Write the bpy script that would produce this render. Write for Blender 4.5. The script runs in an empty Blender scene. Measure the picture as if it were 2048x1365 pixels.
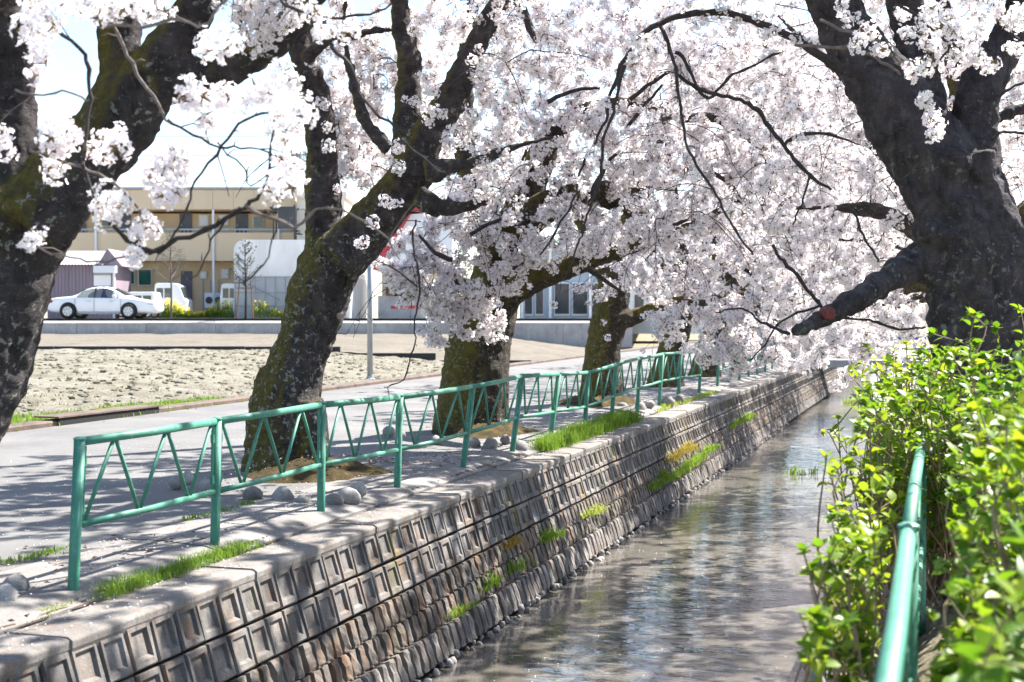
import bpy, bmesh, math, random
import numpy as np
from mathutils import Vector, Matrix

R = math.radians
random.seed(7)
rng = np.random.default_rng(11)
scene = bpy.context.scene

# ------------------------------------------------------------------ camera, sky, sun, exposure
F = 2700.0                                   # focal length in pixels of the 2048 px wide photograph
THETA = math.atan(856.0 / F)                 # the camera is turned this far left of the canal (+Y)
PITCH = math.atan(47.5 / F)
CAM = Vector((0.0, 0.0, 1.6))
cam_d = bpy.data.cameras.new('camera')
cam_d.sensor_width = 36.0
cam_d.lens = F / 2048.0 * 36.0
cam_d.clip_start = 0.05
cam_d.clip_end = 3000.0
cam_d.dof.use_dof = True
cam_d.dof.focus_distance = 13.0
cam_d.dof.aperture_fstop = 3.4
cam = bpy.data.objects.new('camera', cam_d)
scene.collection.objects.link(cam)
cam.location = CAM
cam.rotation_euler = (math.pi / 2 - PITCH, 0.0, THETA)
scene.camera = cam

SUN_EL, SUN_AZ = R(50), R(34)                # azimuth measured from +Y towards +X
sun_dir = Vector((math.sin(SUN_AZ) * math.cos(SUN_EL), math.cos(SUN_AZ) * math.cos(SUN_EL), math.sin(SUN_EL)))
world = bpy.data.worlds.new('World')
scene.world = world
world.use_nodes = True
wn = world.node_tree.nodes
wl = world.node_tree.links
wn.clear()
w_out = wn.new('ShaderNodeOutputWorld')
w_bg = wn.new('ShaderNodeBackground')
w_sky = wn.new('ShaderNodeTexSky')
w_sky.sky_type = 'NISHITA'
w_sky.sun_disc = False
w_sky.sun_elevation = SUN_EL
w_sky.sun_rotation = SUN_AZ
w_sky.air_density = 1.0
w_sky.dust_density = 0.7
w_sky.ozone_density = 1.0
w_bg.inputs['Strength'].default_value = 0.085
wl.new(w_sky.outputs[0], w_bg.inputs[0])
wl.new(w_bg.outputs[0], w_out.inputs[0])

sun_d = bpy.data.lights.new('sun', 'SUN')
sun_d.energy = 5.0
sun_d.angle = R(0.53)
sun_d.color = (1.0, 0.955, 0.89)
sun = bpy.data.objects.new('sun', sun_d)
scene.collection.objects.link(sun)
sun.rotation_euler = (-sun_dir).to_track_quat('-Z', 'Y').to_euler()

vs = scene.view_settings
vs.view_transform = 'Standard'
vs.look = 'None'
vs.exposure = 1.88
vs.gamma = 1.0
vs.use_curve_mapping = False
scene.cycles.max_bounces = 6
scene.cycles.diffuse_bounces = 4
scene.cycles.transmission_bounces = 3
scene.cycles.transparent_max_bounces = 8
scene.cycles.use_denoising = True
scene.cycles.sample_clamp_indirect = 8.0

# ------------------------------------------------------------------ measuring helpers
ST, CT = math.sin(THETA), math.cos(THETA)
SP, CP = math.sin(PITCH), math.cos(PITCH)
RIGHT = Vector((CT, ST, 0.0))
FWD = Vector((-ST * CP, CT * CP, -SP))
UP = RIGHT.cross(FWD)
AHEAD = Vector((-ST, CT, 0.0))               # level direction square to the far road


def P(px, py, zc):
    """World point that lies zc metres ahead of the camera, measured in the photograph."""
    return CAM + RIGHT * ((px - 1024.0) / F * zc) + UP * ((682.5 - py) / F * zc) + FWD * zc


def UW(u, w, z):
    """World point from metres to the right / ahead of the camera and a height."""
    p = RIGHT * u + AHEAD * w
    return Vector((p.x, p.y, z))


# ------------------------------------------------------------------ object helpers
COL = scene.collection


def tag(o, label=None, cat=None, group=None, kind=None):
    if label: o['label'] = label
    if cat: o['category'] = cat
    if group: o['group'] = group
    if kind: o['kind'] = kind
    return o


def empty(name, loc=(0, 0, 0), rz=0.0):
    o = bpy.data.objects.new(name, None)
    o.empty_display_size = 0.1
    o.location = loc
    o.rotation_euler = (0, 0, rz)
    COL.objects.link(o)
    return o


def link_mesh(name, me, mats=None, parent=None, smooth=False):
    if mats is not None:
        if not isinstance(mats, (list, tuple)):
            mats = [mats]
        if len(me.materials) == 0:
            for m in mats:
                me.materials.append(m)
    if smooth:
        me.polygons.foreach_set('use_smooth', [True] * len(me.polygons))
    o = bpy.data.objects.new(name, me)
    COL.objects.link(o)
    if parent is not None:
        o.parent = parent
    return o


class MB:
    """Collects shapes; build() links them as ONE mesh object."""
    def __init__(self):
        self.v, self.f, self.mi, self.cur = [], [], [], 0

    def add(self, vs_, fs_):
        b = len(self.v)
        self.v += [tuple(p) for p in vs_]
        self.f += [tuple(b + i for i in f) for f in fs_]
        self.mi += [self.cur] * len(fs_)
        return self

    def box(self, x0, x1, y0, y1, z0, z1):
        v = [(x0, y0, z0), (x1, y0, z0), (x1, y1, z0), (x0, y1, z0), (x0, y0, z1), (x1, y0, z1), (x1, y1, z1), (x0, y1, z1)]
        return self.add(v, [(0, 3, 2, 1), (4, 5, 6, 7), (0, 1, 5, 4), (1, 2, 6, 5), (2, 3, 7, 6), (3, 0, 4, 7)])

    def tube(self, pts, radii, n=8, cap=True, jit=0.0):
        pts = [Vector(p) for p in pts]
        if not isinstance(radii, (list, tuple, np.ndarray)):
            radii = [radii] * len(pts)
        b = len(self.v)
        ref = None
        for i, p in enumerate(pts):
            t = (pts[min(i + 1, len(pts) - 1)] - pts[max(i - 1, 0)])
            if t.length < 1e-9:
                t = Vector((0, 0, 1))
            t.normalize()
            if ref is None:
                ref = Vector((1, 0, 0)) if abs(t.x) < 0.8 else Vector((0, 1, 0))
            a = (ref - t * ref.dot(t)).normalized()
            ref = a
            c = t.cross(a)
            for k in range(n):
                an = 2 * math.pi * k / n
                r = radii[i] * (1 + (random.uniform(-jit, jit) if jit else 0))
                q = p + (a * math.cos(an) + c * math.sin(an)) * r
                self.v.append((q.x, q.y, q.z))
        for i in range(len(pts) - 1):
            for k in range(n):
                k2 = (k + 1) % n
                self.f.append((b + i * n + k, b + i * n + k2, b + (i + 1) * n + k2, b + (i + 1) * n + k))
                self.mi.append(self.cur)
        if cap:
            self.f.append(tuple(b + k for k in reversed(range(n))))
            self.f.append(tuple(b + (len(pts) - 1) * n + k for k in range(n)))
            self.mi += [self.cur, self.cur]
        return self

    def lathe(self, c, prof, n=16, axis='z'):
        b = len(self.v)
        for (r, h) in prof:
            for k in range(n):
                a = 2 * math.pi * k / n
                if axis == 'z':
                    self.v.append((c[0] + r * math.cos(a), c[1] + r * math.sin(a), c[2] + h))
                elif axis == 'y':
                    self.v.append((c[0] + r * math.cos(a), c[1] + h, c[2] + r * math.sin(a)))
                else:
                    self.v.append((c[0] + h, c[1] + r * math.cos(a), c[2] + r * math.sin(a)))
        m = len(prof)
        for i in range(m - 1):
            for k in range(n):
                k2 = (k + 1) % n
                self.f.append((b + i * n + k, b + i * n + k2, b + (i + 1) * n + k2, b + (i + 1) * n + k))
                self.mi.append(self.cur)
        self.f.append(tuple(b + k for k in reversed(range(n))))
        self.f.append(tuple(b + (m - 1) * n + k for k in range(n)))
        self.mi += [self.cur, self.cur]
        return self

    def mesh(self, name):
        me = bpy.data.meshes.new(name)
        me.from_pydata(self.v, [], self.f)
        return me

    def build(self, name, mats, parent=None, smooth=False, bevel=0.0):
        me = self.mesh(name)
        if not isinstance(mats, (list, tuple)):
            mats = [mats]
        for m in mats:
            me.materials.append(m)
        if len(mats) > 1:
            me.polygons.foreach_set('material_index', self.mi)
        o = link_mesh(name, me, None, parent, smooth)
        if bevel:
            md = o.modifiers.new('bevel', 'BEVEL')
            md.width = bevel
            md.segments = 2
            md.limit_method = 'ANGLE'
        return o


def catmull(pts, step):
    """Smooth resampling of rows of numbers (x, y, z, r)."""
    pts = [np.array(p, float) for p in pts]
    out = []
    n = len(pts)
    for i in range(n - 1):
        p0, p1, p2, p3 = pts[max(i - 1, 0)], pts[i], pts[i + 1], pts[min(i + 2, n - 1)]
        L = np.linalg.norm((p2 - p1)[:3])
        k = max(1, int(math.ceil(L / step)))
        for j in range(k):
            t = j / k
            out.append(0.5 * ((2 * p1) + (-p0 + p2) * t + (2 * p0 - 5 * p1 + 4 * p2 - p3) * t * t + (-p0 + 3 * p1 - 3 * p2 + p3) * t ** 3))
    out.append(pts[-1])
    return np.array(out)


# ------------------------------------------------------------------ material helpers
def new_mat(name):
    m = bpy.data.materials.new(name)
    m.use_nodes = True
    nt = m.node_tree
    nt.nodes.clear()
    out = nt.nodes.new('ShaderNodeOutputMaterial')
    bs = nt.nodes.new('ShaderNodeBsdfPrincipled')
    nt.links.new(bs.outputs[0], out.inputs[0])
    return m, nt, bs, out


def coords(nt, scale=(1, 1, 1), obj=False):
    if obj:
        src = nt.nodes.new('ShaderNodeTexCoord').outputs['Object']
    else:
        src = nt.nodes.new('ShaderNodeNewGeometry').outputs['Position']
    mp = nt.nodes.new('ShaderNodeMapping')
    mp.inputs['Scale'].default_value = scale
    nt.links.new(src, mp.inputs[0])
    return mp.outputs[0]


def noise(nt, vec, scale, detail=6, rough=0.6, dist=0.0):
    n = nt.nodes.new('ShaderNodeTexNoise')
    n.inputs['Scale'].default_value = scale
    n.inputs['Detail'].default_value = detail
    n.inputs['Roughness'].default_value = rough
    n.inputs['Distortion'].default_value = dist
    nt.links.new(vec, n.inputs['Vector'])
    return n.outputs[0]


def ramp(nt, fac, stops):
    r = nt.nodes.new('ShaderNodeValToRGB')
    el = r.color_ramp.elements
    while len(el) > 1:
        el.remove(el[-1])
    for i, (p, c) in enumerate(stops):
        e = el[0] if i == 0 else el.new(p)
        e.position = p
        e.color = (c, c, c, 1) if isinstance(c, (int, float)) else (*c, 1)
    nt.links.new(fac, r.inputs[0])
    return r.outputs[0]


def mixc(nt, fac, a, b, mode='MIX'):
    m = nt.nodes.new('ShaderNodeMix')
    m.data_type = 'RGBA'
    m.blend_type = mode
    for sock, val in ((m.inputs[0], fac), (m.inputs[6], a), (m.inputs[7], b)):
        if isinstance(val, (int, float)):
            sock.default_value = val
        elif isinstance(val, tuple):
            sock.default_value = (*val, 1)
        else:
            nt.links.new(val, sock)
    return m.outputs[2]


def math_n(nt, op, a, b=None, clamp=False):
    m = nt.nodes.new('ShaderNodeMath')
    m.operation = op
    m.use_clamp = clamp
    for sock, val in ((m.inputs[0], a), (m.inputs[1], b)):
        if val is None: continue
        if isinstance(val, (int, float)):
            sock.default_value = val
        else:
            nt.links.new(val, sock)
    return m.outputs[0]


def bump(nt, bs, height, strength, dist=0.02):
    b = nt.nodes.new('ShaderNodeBump')
    b.inputs['Strength'].default_value = strength
    b.inputs['Distance'].default_value = dist
    nt.links.new(height, b.inputs['Height'])
    nt.links.new(b.outputs[0], bs.inputs['Normal'])


def simple(name, c1, c2=None, scale=6.0, rough=0.6, bumpy=0.0, bscale=None, metal=0.0, stretch=(1, 1, 1), obj=False, spec=None):
    m, nt, bs, out = new_mat(name)
    vec = coords(nt, stretch, obj)
    c2 = c2 or tuple(x * 0.75 for x in c1)
    n = noise(nt, vec, scale)
    col = ramp(nt, n, [(0.3, c2), (0.68, c1)])
    nt.links.new(col, bs.inputs['Base Color'])
    bs.inputs['Roughness'].default_value = rough
    bs.inputs['Metallic'].default_value = metal
    if spec is not None:
        bs.inputs['Specular IOR Level'].default_value = spec
    if bumpy:
        bump(nt, bs, noise(nt, vec, bscale or scale * 4), bumpy)
    return m


def random_tint(nt, lo, hi):
    oi = nt.nodes.new('ShaderNodeObjectInfo')
    return ramp(nt, oi.outputs['Random'], [(0, lo), (1, hi)])


M = {}
# concrete of the canal wall: grey, rain streaks, algae and rust-brown stains lower down
def concrete(name, base, dark, stain=0.0, moss=0.0, scale=3.0, tint=False):
    m, nt, bs, out = new_mat(name)
    vec = coords(nt)
    n1 = noise(nt, vec, scale, 8, 0.65)
    col = ramp(nt, n1, [(0.28, dark), (0.62, base), (0.85, tuple(min(1, x * 1.25) for x in base))])
    fine = noise(nt, vec, 70, 4, 0.7)
    col = mixc(nt, 0.55, col, ramp(nt, fine, [(0.3, 0.35), (0.7, 0.85)]), 'OVERLAY')
    if tint:
        col = mixc(nt, 0.6, col, random_tint(nt, 0.30, 0.68), 'OVERLAY')
    vs_ = coords(nt, (1, 1.0, 0.12))
    streak = noise(nt, vs_, 7, 5, 0.7)
    if stain:
        f = ramp(nt, streak, [(0.5, 0.0), (0.66, stain)])
        col = mixc(nt, f, col, (0.17, 0.085, 0.035))
        f = ramp(nt, noise(nt, vs_, 11, 4, 0.6), [(0.53, 0.0), (0.66, stain * 0.9)])
        col = mixc(nt, f, col, (0.035, 0.03, 0.026))
    if moss:
        f = ramp(nt, noise(nt, coords(nt, (1, 1, 0.3)), 2.2, 6, 0.7), [(0.55, 0.0), (0.72, moss)])
        col = mixc(nt, f, col, (0.14, 0.125, 0.02))
    nt.links.new(col, bs.inputs['Base Color'])
    bs.inputs['Roughness'].default_value = 0.88
    bump(nt, bs, noise(nt, vec, 55, 6, 0.7), 0.45, 0.012)
    return m

M['wall_block'] = concrete('wall_concrete', (0.165, 0.153, 0.143), (0.055, 0.050, 0.046), stain=0.65, moss=0.6, tint=True)
M['rib_block'] = concrete('rib_concrete', (0.155, 0.136, 0.118), (0.045, 0.038, 0.032), stain=0.9, moss=0.35, tint=True)
M['foot_block'] = concrete('foot_concrete', (0.20, 0.183, 0.168), (0.075, 0.067, 0.06), stain=0.5, moss=0.2, tint=True)
M['wall_core'] = simple('wall_core', (0.05, 0.044, 0.038), (0.025, 0.022, 0.02), 9, 0.95)
M['coping'] = concrete('coping_concrete', (0.20, 0.184, 0.168), (0.10, 0.092, 0.085), stain=0.4, scale=2.0)
M['apron'] = concrete('apron_concrete', (0.20, 0.184, 0.17), (0.10, 0.093, 0.087), stain=0.0, scale=1.4)
M['far_concrete'] = concrete('kerb_concrete', (0.40, 0.40, 0.40), (0.26, 0.26, 0.265), stain=0.15, scale=1.5)


def asphalt():
    m, nt, bs, out = new_mat('road_asphalt')
    vec = coords(nt)
    col = ramp(nt, noise(nt, vec, 0.8, 7, 0.65), [(0.3, (0.098, 0.094, 0.09)), (0.7, (0.168, 0.162, 0.155))])
    grain = noise(nt, vec, 160, 3, 0.7)
    col = mixc(nt, 0.7, col, ramp(nt, grain, [(0.32, 0.2), (0.68, 0.8)]), 'OVERLAY')
    nt.links.new(col, bs.inputs['Base Color'])
    bs.inputs['Roughness'].default_value = 0.85
    bump(nt, bs, grain, 0.5, 0.008)
    return m

M['road'] = asphalt()


def earth(name, stops, scale, bs_=0.8, fine=25):
    m, nt, bs, out = new_mat(name)
    vec = coords(nt)
    col = ramp(nt, noise(nt, vec, scale, 9, 0.72), stops)
    f2 = noise(nt, vec, fine, 5, 0.75)
    col = mixc(nt, 0.75, col, ramp(nt, f2, [(0.3, 0.22), (0.7, 0.82)]), 'OVERLAY')
    nt.links.new(col, bs.inputs['Base Color'])
    bs.inputs['Roughness'].default_value = 0.95
    bs.inputs['Specular IOR Level'].default_value = 0.15
    bump(nt, bs, f2, bs_, 0.05)
    return m

M['straw_field'] = earth('straw_field', [(0.3, (0.105, 0.096, 0.07)), (0.5, (0.19, 0.175, 0.138)), (0.72, (0.26, 0.242, 0.205))], 1.3)
M['soil_field'] = earth('soil_field', [(0.3, (0.12, 0.105, 0.083)), (0.7, (0.20, 0.178, 0.146))], 0.9)
M['ground'] = earth('ground_earth', [(0.3, (0.15, 0.13, 0.085)), (0.7, (0.27, 0.235, 0.16))], 0.5)
M['gravel'] = earth('far_gravel', [(0.3, (0.30, 0.28, 0.26)), (0.7, (0.42, 0.40, 0.37))], 0.8)
M['dirt'] = earth('joint_dirt', [(0.3, (0.035, 0.026, 0.02)), (0.7, (0.14, 0.10, 0.075))], 9)
M['moss'] = earth('moss_mound', [(0.3, (0.03, 0.023, 0.016)), (0.5, (0.085, 0.063, 0.028)), (0.7, (0.18, 0.145, 0.05))], 4, 1.0, 45)


def water_mat():
    m, nt, bs, out = new_mat('canal_water')
    v1 = coords(nt, (1.0, 1.0, 1.0))
    bed = noise(nt, coords(nt, (1.0, 0.35, 1)), 1.6, 5, 0.6)
    col = ramp(nt, bed, [(0.3, (0.065, 0.059, 0.047)), (0.7, (0.165, 0.15, 0.132))])
    nt.links.new(col, bs.inputs['Base Color'])
    bs.inputs['Roughness'].default_value = 0.03
    bs.inputs['IOR'].default_value = 2.2
    bs.inputs['Specular IOR Level'].default_value = 0.9
    a = noise(nt, coords(nt, (0.8, 2.0, 1)), 2.4, 3, 0.45, 0.8)
    b = noise(nt, coords(nt, (0.7, 2.0, 1)), 9.0, 2, 0.5, 0.3)
    h = math_n(nt, 'ADD', a, math_n(nt, 'MULTIPLY', b, 0.16))
    bump(nt, bs, h, 0.19, 0.06)
    return m

M['water'] = water_mat()


def bark_mat(name, moss_amt=1.0, bias=0.0, zs=5.0, ringw=0.6, base=(0.095, 0.08, 0.08), dark=(0.02, 0.017, 0.019), lichen=0.95):
    m, nt, bs, out = new_mat(name)
    vec = coords(nt)
    n1 = noise(nt, coords(nt, (1.3, 1.3, 0.7)), 5.5, 9, 0.72, 0.8)
    col = ramp(nt, n1, [(0.3, dark), (0.58, base), (0.8, tuple(x * 2.1 for x in base))])
    ring = noise(nt, coords(nt, (0.9, 0.9, zs)), 6, 6, 0.7, 0.5)
    col = mixc(nt, ringw, col, ramp(nt, ring, [(0.35, 0.25), (0.7, 0.72)]), 'OVERLAY')
    # moss on the north-western, upward side
    geo = nt.nodes.new('ShaderNodeNewGeometry')
    dt = nt.nodes.new('ShaderNodeVectorMath')
    dt.operation = 'DOT_PRODUCT'
    dt.inputs[1].default_value = (-0.80, -0.42, 0.2)
    nt.links.new(geo.outputs['Normal'], dt.inputs[0])
    sep = nt.nodes.new('ShaderNodeSeparateXYZ')
    nt.links.new(geo.outputs['Position'], sep.inputs[0])
    side = math_n(nt, 'ADD', math_n(nt, 'MULTIPLY', dt.outputs['Value'], 0.9), math_n(nt, 'MULTIPLY', noise(nt, vec, 3.0, 7, 0.7), 1.1))
    side = math_n(nt, 'ADD', side, math_n(nt, 'MULTIPLY', sep.outputs['Z'], -0.11))
    side = math_n(nt, 'ADD', side, math_n(nt, 'MULTIPLY', noise(nt, vec, 22, 5, 0.7), 0.35))
    mf = ramp(nt, side, [(0.98, 0.0), (1.0 + 0.0, moss_amt * .35)])
    mf2 = math_n(nt, 'MULTIPLY', math_n(nt, 'SUBTRACT', math_n(nt, 'ADD', side, math_n(nt, 'MULTIPLY', noise(nt, vec, 1.3, 3, 0.5), 0.5)), 1.08 - bias), 2.4 * moss_amt, True)
    mf = math_n(nt, 'MINIMUM', mf2, 1.0)
    mcol = ramp(nt, noise(nt, vec, 14, 6, 0.7), [(0.3, (0.055, 0.048, 0.012)), (0.6, (0.165, 0.135, 0.025)), (0.8, (0.26, 0.215, 0.05))])
    col = mixc(nt, mf, col, mcol)
    # pale lichen spots
    vo = nt.nodes.new('ShaderNodeTexVoronoi')
    vo.inputs['Scale'].default_value = 17
    vo.inputs['Randomness'].default_value = 1.0
    wv = mixc(nt, 0.06, vec, noise(nt, vec, 30, 3, 0.6))
    nt.links.new(wv, vo.inputs['Vector'])
    lf = ramp(nt, noise(nt, vec, 21, 5, 0.6, 0.4), [(0.56, 0.0), (0.62, 1.0)])
    low = math_n(nt, 'MULTIPLY', math_n(nt, 'SUBTRACT', 2.4, sep.outputs['Z']), 0.05)
    sel = ramp(nt, math_n(nt, 'ADD', noise(nt, vec, 3.6, 5, 0.7), low), [(0.47, 0.0), (0.57, lichen)])
    col = mixc(nt, math_n(nt, 'MULTIPLY', lf, sel), col, (0.34, 0.355, 0.31))
    fl = ramp(nt, noise(nt, vec, 75, 2, 0.5), [(0.68, 0.0), (0.74, 0.6 * lichen)])
    col = mixc(nt, fl, col, (0.36, 0.35, 0.33))
    nt.links.new(col, bs.inputs['Base Color'])
    bs.inputs['Roughness'].default_value = 0.9
    bs.inputs['Specular IOR Level'].default_value = 0.3
    # short horizontal lenticels
    lent = ramp(nt, noise(nt, coords(nt, (1, 1, 4.0)), 10, 4, 0.6), [(0.62, 0.0), (0.70, 0.28)])
    col = mixc(nt, lent, col, tuple(x * 2.3 for x in base))
    nt.links.new(col, bs.inputs['Base Color'])
    h = math_n(nt, 'ADD', math_n(nt, 'MULTIPLY', ring, 1.2), n1)
    h = math_n(nt, 'ADD', h, math_n(nt, 'MULTIPLY', noise(nt, vec, 45, 6, 0.75), 0.6))
    bump(nt, bs, h, 1.0, 0.06)
    return m

M['bark'] = bark_mat('cherry_bark', bias=0.12, zs=3.0)
M['bark_clean'] = bark_mat('cherry_bark_violet', moss_amt=0.12, zs=1.6, ringw=0.45, base=(0.10, 0.086, 0.096), dark=(0.012, 0.010, 0.013), lichen=0.6)
M['bark_lichen'] = bark_mat('cherry_bark_lichen', moss_amt=0.9, bias=0.34, zs=3.0, base=(0.085, 0.072, 0.072), lichen=1.0)
M['bark_mossy'] = bark_mat('cherry_bark_mossy', moss_amt=1.0, bias=0.22, zs=2.5, base=(0.075, 0.058, 0.04), lichen=0.5)
M['twig'] = simple('cherry_twig', (0.045, 0.034, 0.032), (0.015, 0.012, 0.012), 30, 0.85)
M['twig_pale'] = simple('cherry_twig_pale', (0.20, 0.165, 0.145), (0.09, 0.07, 0.062), 25, 0.85)


def leaf_like(name, stops, trans, rough=0.5, tcol=None, spec=0.4, mixf=0.45, rnd=True):
    """Thin sheet: diffuse and glossy in front, light passing through from behind."""
    m, nt, bs, out = new_mat(name)
    if rnd:
        oi = nt.nodes.new('ShaderNodeObjectInfo')
        vec = coords(nt)
        f = math_n(nt, 'ADD', math_n(nt, 'MULTIPLY', oi.outputs['Random'], 0.6), math_n(nt, 'MULTIPLY', noise(nt, vec, 9, 3, 0.6), 0.5))
    else:
        f = noise(nt, coords(nt), 9, 3, 0.6)
    col = ramp(nt, f, stops)
    nt.links.new(col, bs.inputs['Base Color'])
    bs.inputs['Roughness'].default_value = rough
    bs.inputs['Specular IOR Level'].default_value = spec
    tr = nt.nodes.new('ShaderNodeBsdfTranslucent')
    if tcol:
        nt.links.new(mixc(nt, 1.0, col, tcol, 'MULTIPLY'), tr.inputs[0])
    else:
        nt.links.new(col, tr.inputs[0])
    mx = nt.nodes.new('ShaderNodeMixShader')
    mx.inputs[0].default_value = mixf
    nt.links.new(bs.outputs[0], mx.inputs[1])
    nt.links.new(tr.outputs[0], mx.inputs[2])
    nt.links.new(mx.outputs[0], out.inputs[0])
    return m

M['petal'] = leaf_like('cherry_petal', [(0.2, (0.93, 0.865, 0.885)), (0.8, (0.95, 0.925, 0.93))], 0.5, 0.7, mixf=0.5, spec=0.1)
M['calyx'] = simple('flower_centre', (0.24, 0.07, 0.06), (0.12, 0.04, 0.03), 30, 0.7)
M['bract'] = simple('bud_scale', (0.20, 0.14, 0.035), (0.10, 0.05, 0.02), 30, 0.7)
M['leaf'] = leaf_like('hydrangea_leaf', [(0.12, (0.05, 0.13, 0.014)), (0.45, (0.13, 0.24, 0.02)), (0.85, (0.30, 0.37, 0.035))], 0.5, 0.42, (1.35, 1.3, 0.6), 0.35, 0.45)
M['grass'] = leaf_like('weed_grass', [(0.2, (0.10, 0.19, 0.025)), (0.55, (0.19, 0.30, 0.045)), (0.85, (0.32, 0.38, 0.10))], 0.5, 0.6, (1.3, 1.25, 0.7), 0.2, 0.4)
M['dry_grass'] = leaf_like('dry_grass', [(0.2, (0.22, 0.20, 0.10)), (0.8, (0.34, 0.31, 0.19))], 0.5, 0.8, None, 0.1, 0.3)
M['orange_weed'] = leaf_like('autumn_weed', [(0.2, (0.36, 0.22, 0.04)), (0.8, (0.40, 0.33, 0.06))], 0.5, 0.7, None, 0.1, 0.35)
M['rape'] = leaf_like('rape_flower', [(0.2, (0.62, 0.52, 0.03)), (0.8, (0.75, 0.66, 0.06))], 0.5, 0.7, None, 0.1, 0.3)
M['stem'] = simple('hydrangea_stem', (0.30, 0.215, 0.135), (0.14, 0.095, 0.06), 25, 0.8)


def paint_green():
    m, nt, bs, out = new_mat('green_fence_paint')
    vec = coords(nt)
    n = noise(nt, vec, 4, 5, 0.6)
    col = ramp(nt, n, [(0.3, (0.028, 0.165, 0.105)), (0.7, (0.062, 0.25, 0.17))])
    wear = ramp(nt, noise(nt, vec, 24, 6, 0.75), [(0.56, 0.0), (0.68, 0.7)])
    col = mixc(nt, wear, col, (0.22, 0.36, 0.31))
    rust = ramp(nt, noise(nt, vec, 13, 7, 0.75), [(0.655, 0.0), (0.70, 0.85)])
    col = mixc(nt, rust, col, (0.13, 0.06, 0.03))
    nt.links.new(col, bs.inputs['Base Color'])
    bs.inputs['Roughness'].default_value = 0.55
    bump(nt, bs, noise(nt, vec, 60, 4, 0.6), 0.08, 0.005)
    return m

M['green'] = paint_green()
M['rock'] = concrete('river_stone', (0.27, 0.255, 0.245), (0.11, 0.102, 0.096), scale=4.0, tint=True)
M['black'] = simple('black_plastic', (0.018, 0.02, 0.03), (0.01, 0.011, 0.016), 5, 0.6)
M['slot_shade'] = simple('painted_slot_shade', (0.012, 0.011, 0.01), (0.008, 0.008, 0.008), 5, 0.9)
M['kerb'] = concrete('kerb_brown', (0.13, 0.095, 0.075), (0.04, 0.03, 0.026), stain=0.5, scale=2.5)
M['white_paint'] = simple('white_car_paint', (0.80, 0.81, 0.83), (0.76, 0.77, 0.79), 2, 0.22)
M['glass'] = simple('dark_glass', (0.035, 0.05, 0.06), (0.02, 0.03, 0.035), 2, 0.06, spec=0.8)
M['glass_green'] = simple('green_glass', (0.03, 0.13, 0.10), (0.02, 0.08, 0.07), 2, 0.1, spec=0.7)
M['tyre'] = simple('tyre_rubber', (0.02, 0.02, 0.021), (0.013, 0.013, 0.013), 20, 0.85)
M['rim'] = simple('wheel_rim', (0.55, 0.56, 0.58), (0.45, 0.46, 0.48), 5, 0.35, metal=0.7)
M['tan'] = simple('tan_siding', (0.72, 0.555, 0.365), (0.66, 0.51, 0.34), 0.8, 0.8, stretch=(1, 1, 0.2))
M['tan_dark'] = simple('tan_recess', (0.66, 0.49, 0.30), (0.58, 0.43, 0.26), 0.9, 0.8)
M['cream'] = simple('cream_siding', (0.74, 0.68, 0.58), (0.68, 0.62, 0.52), 0.8, 0.8)
M['door'] = simple('grey_door', (0.10, 0.10, 0.125), (0.075, 0.075, 0.095), 2, 0.5)
M['metal_dark'] = simple('dark_metal', (0.05, 0.052, 0.058), (0.035, 0.036, 0.04), 4, 0.5)
M['grey_metal'] = simple('grey_metal', (0.36, 0.39, 0.42), (0.28, 0.305, 0.33), 5, 0.45, metal=0.3)
M['white'] = simple('white_panel', (0.78, 0.79, 0.80), (0.68, 0.69, 0.71), 1.5, 0.6)
M['mauve'] = simple('mauve_siding', (0.25, 0.20, 0.235), (0.19, 0.15, 0.18), 1.5, 0.75, stretch=(4, 4, 0.2))
M['roof_grey'] = simple('corrugated_roof', (0.42, 0.40, 0.39), (0.31, 0.295, 0.29), 2.5, 0.7)
M['red'] = simple('red_trim', (0.45, 0.045, 0.055), (0.35, 0.03, 0.04), 3, 0.5)
M['red_scar'] = simple('red_wound_paint', (0.22, 0.035, 0.025), (0.06, 0.018, 0.015), 28, 0.7, bumpy=0.5)
M['brown_wood'] = simple('brown_wood', (0.19, 0.10, 0.06), (0.11, 0.06, 0.035), 5, 0.7, stretch=(6, 6, 0.5))
M['blue'] = simple('blue_paint', (0.05, 0.12, 0.34), (0.035, 0.08, 0.24), 4, 0.5)
M['pale_blue'] = simple('pale_blue_panel', (0.40, 0.48, 0.55), (0.32, 0.40, 0.48), 2, 0.35)
M['skin'] = simple('skin', (0.42, 0.26, 0.19), (0.36, 0.22, 0.16), 5, 0.6)
M['navy_cloth'] = simple('navy_cloth', (0.03, 0.045, 0.16), (0.02, 0.03, 0.10), 9, 0.9)
M['tail_red'] = simple('tail_lamp', (0.40, 0.03, 0.03), (0.33, 0.02, 0.02), 5, 0.25)
M['lamp_clear'] = simple('clear_lamp', (0.55, 0.57, 0.60), (0.45, 0.47, 0.5), 5, 0.12)


def film_mat():
    m, nt, bs, out = new_mat('greenhouse_film')
    col = ramp(nt, noise(nt, coords(nt, (1, 1, 0.4)), 1.2, 5, 0.6), [(0.3, (0.62, 0.63, 0.64)), (0.7, (0.80, 0.81, 0.82))])
    nt.links.new(col, bs.inputs['Base Color'])
    bs.inputs['Roughness'].default_value = 0.5
    tr = nt.nodes.new('ShaderNodeBsdfTranslucent')
    nt.links.new(col, tr.inputs[0])
    mx = nt.nodes.new('ShaderNodeMixShader')
    mx.inputs[0].default_value = 0.45
    nt.links.new(bs.outputs[0], mx.inputs[1])
    nt.links.new(tr.outputs[0], mx.inputs[2])
    nt.links.new(mx.outputs[0], out.inputs[0])
    return m

M['film'] = film_mat()


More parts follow.
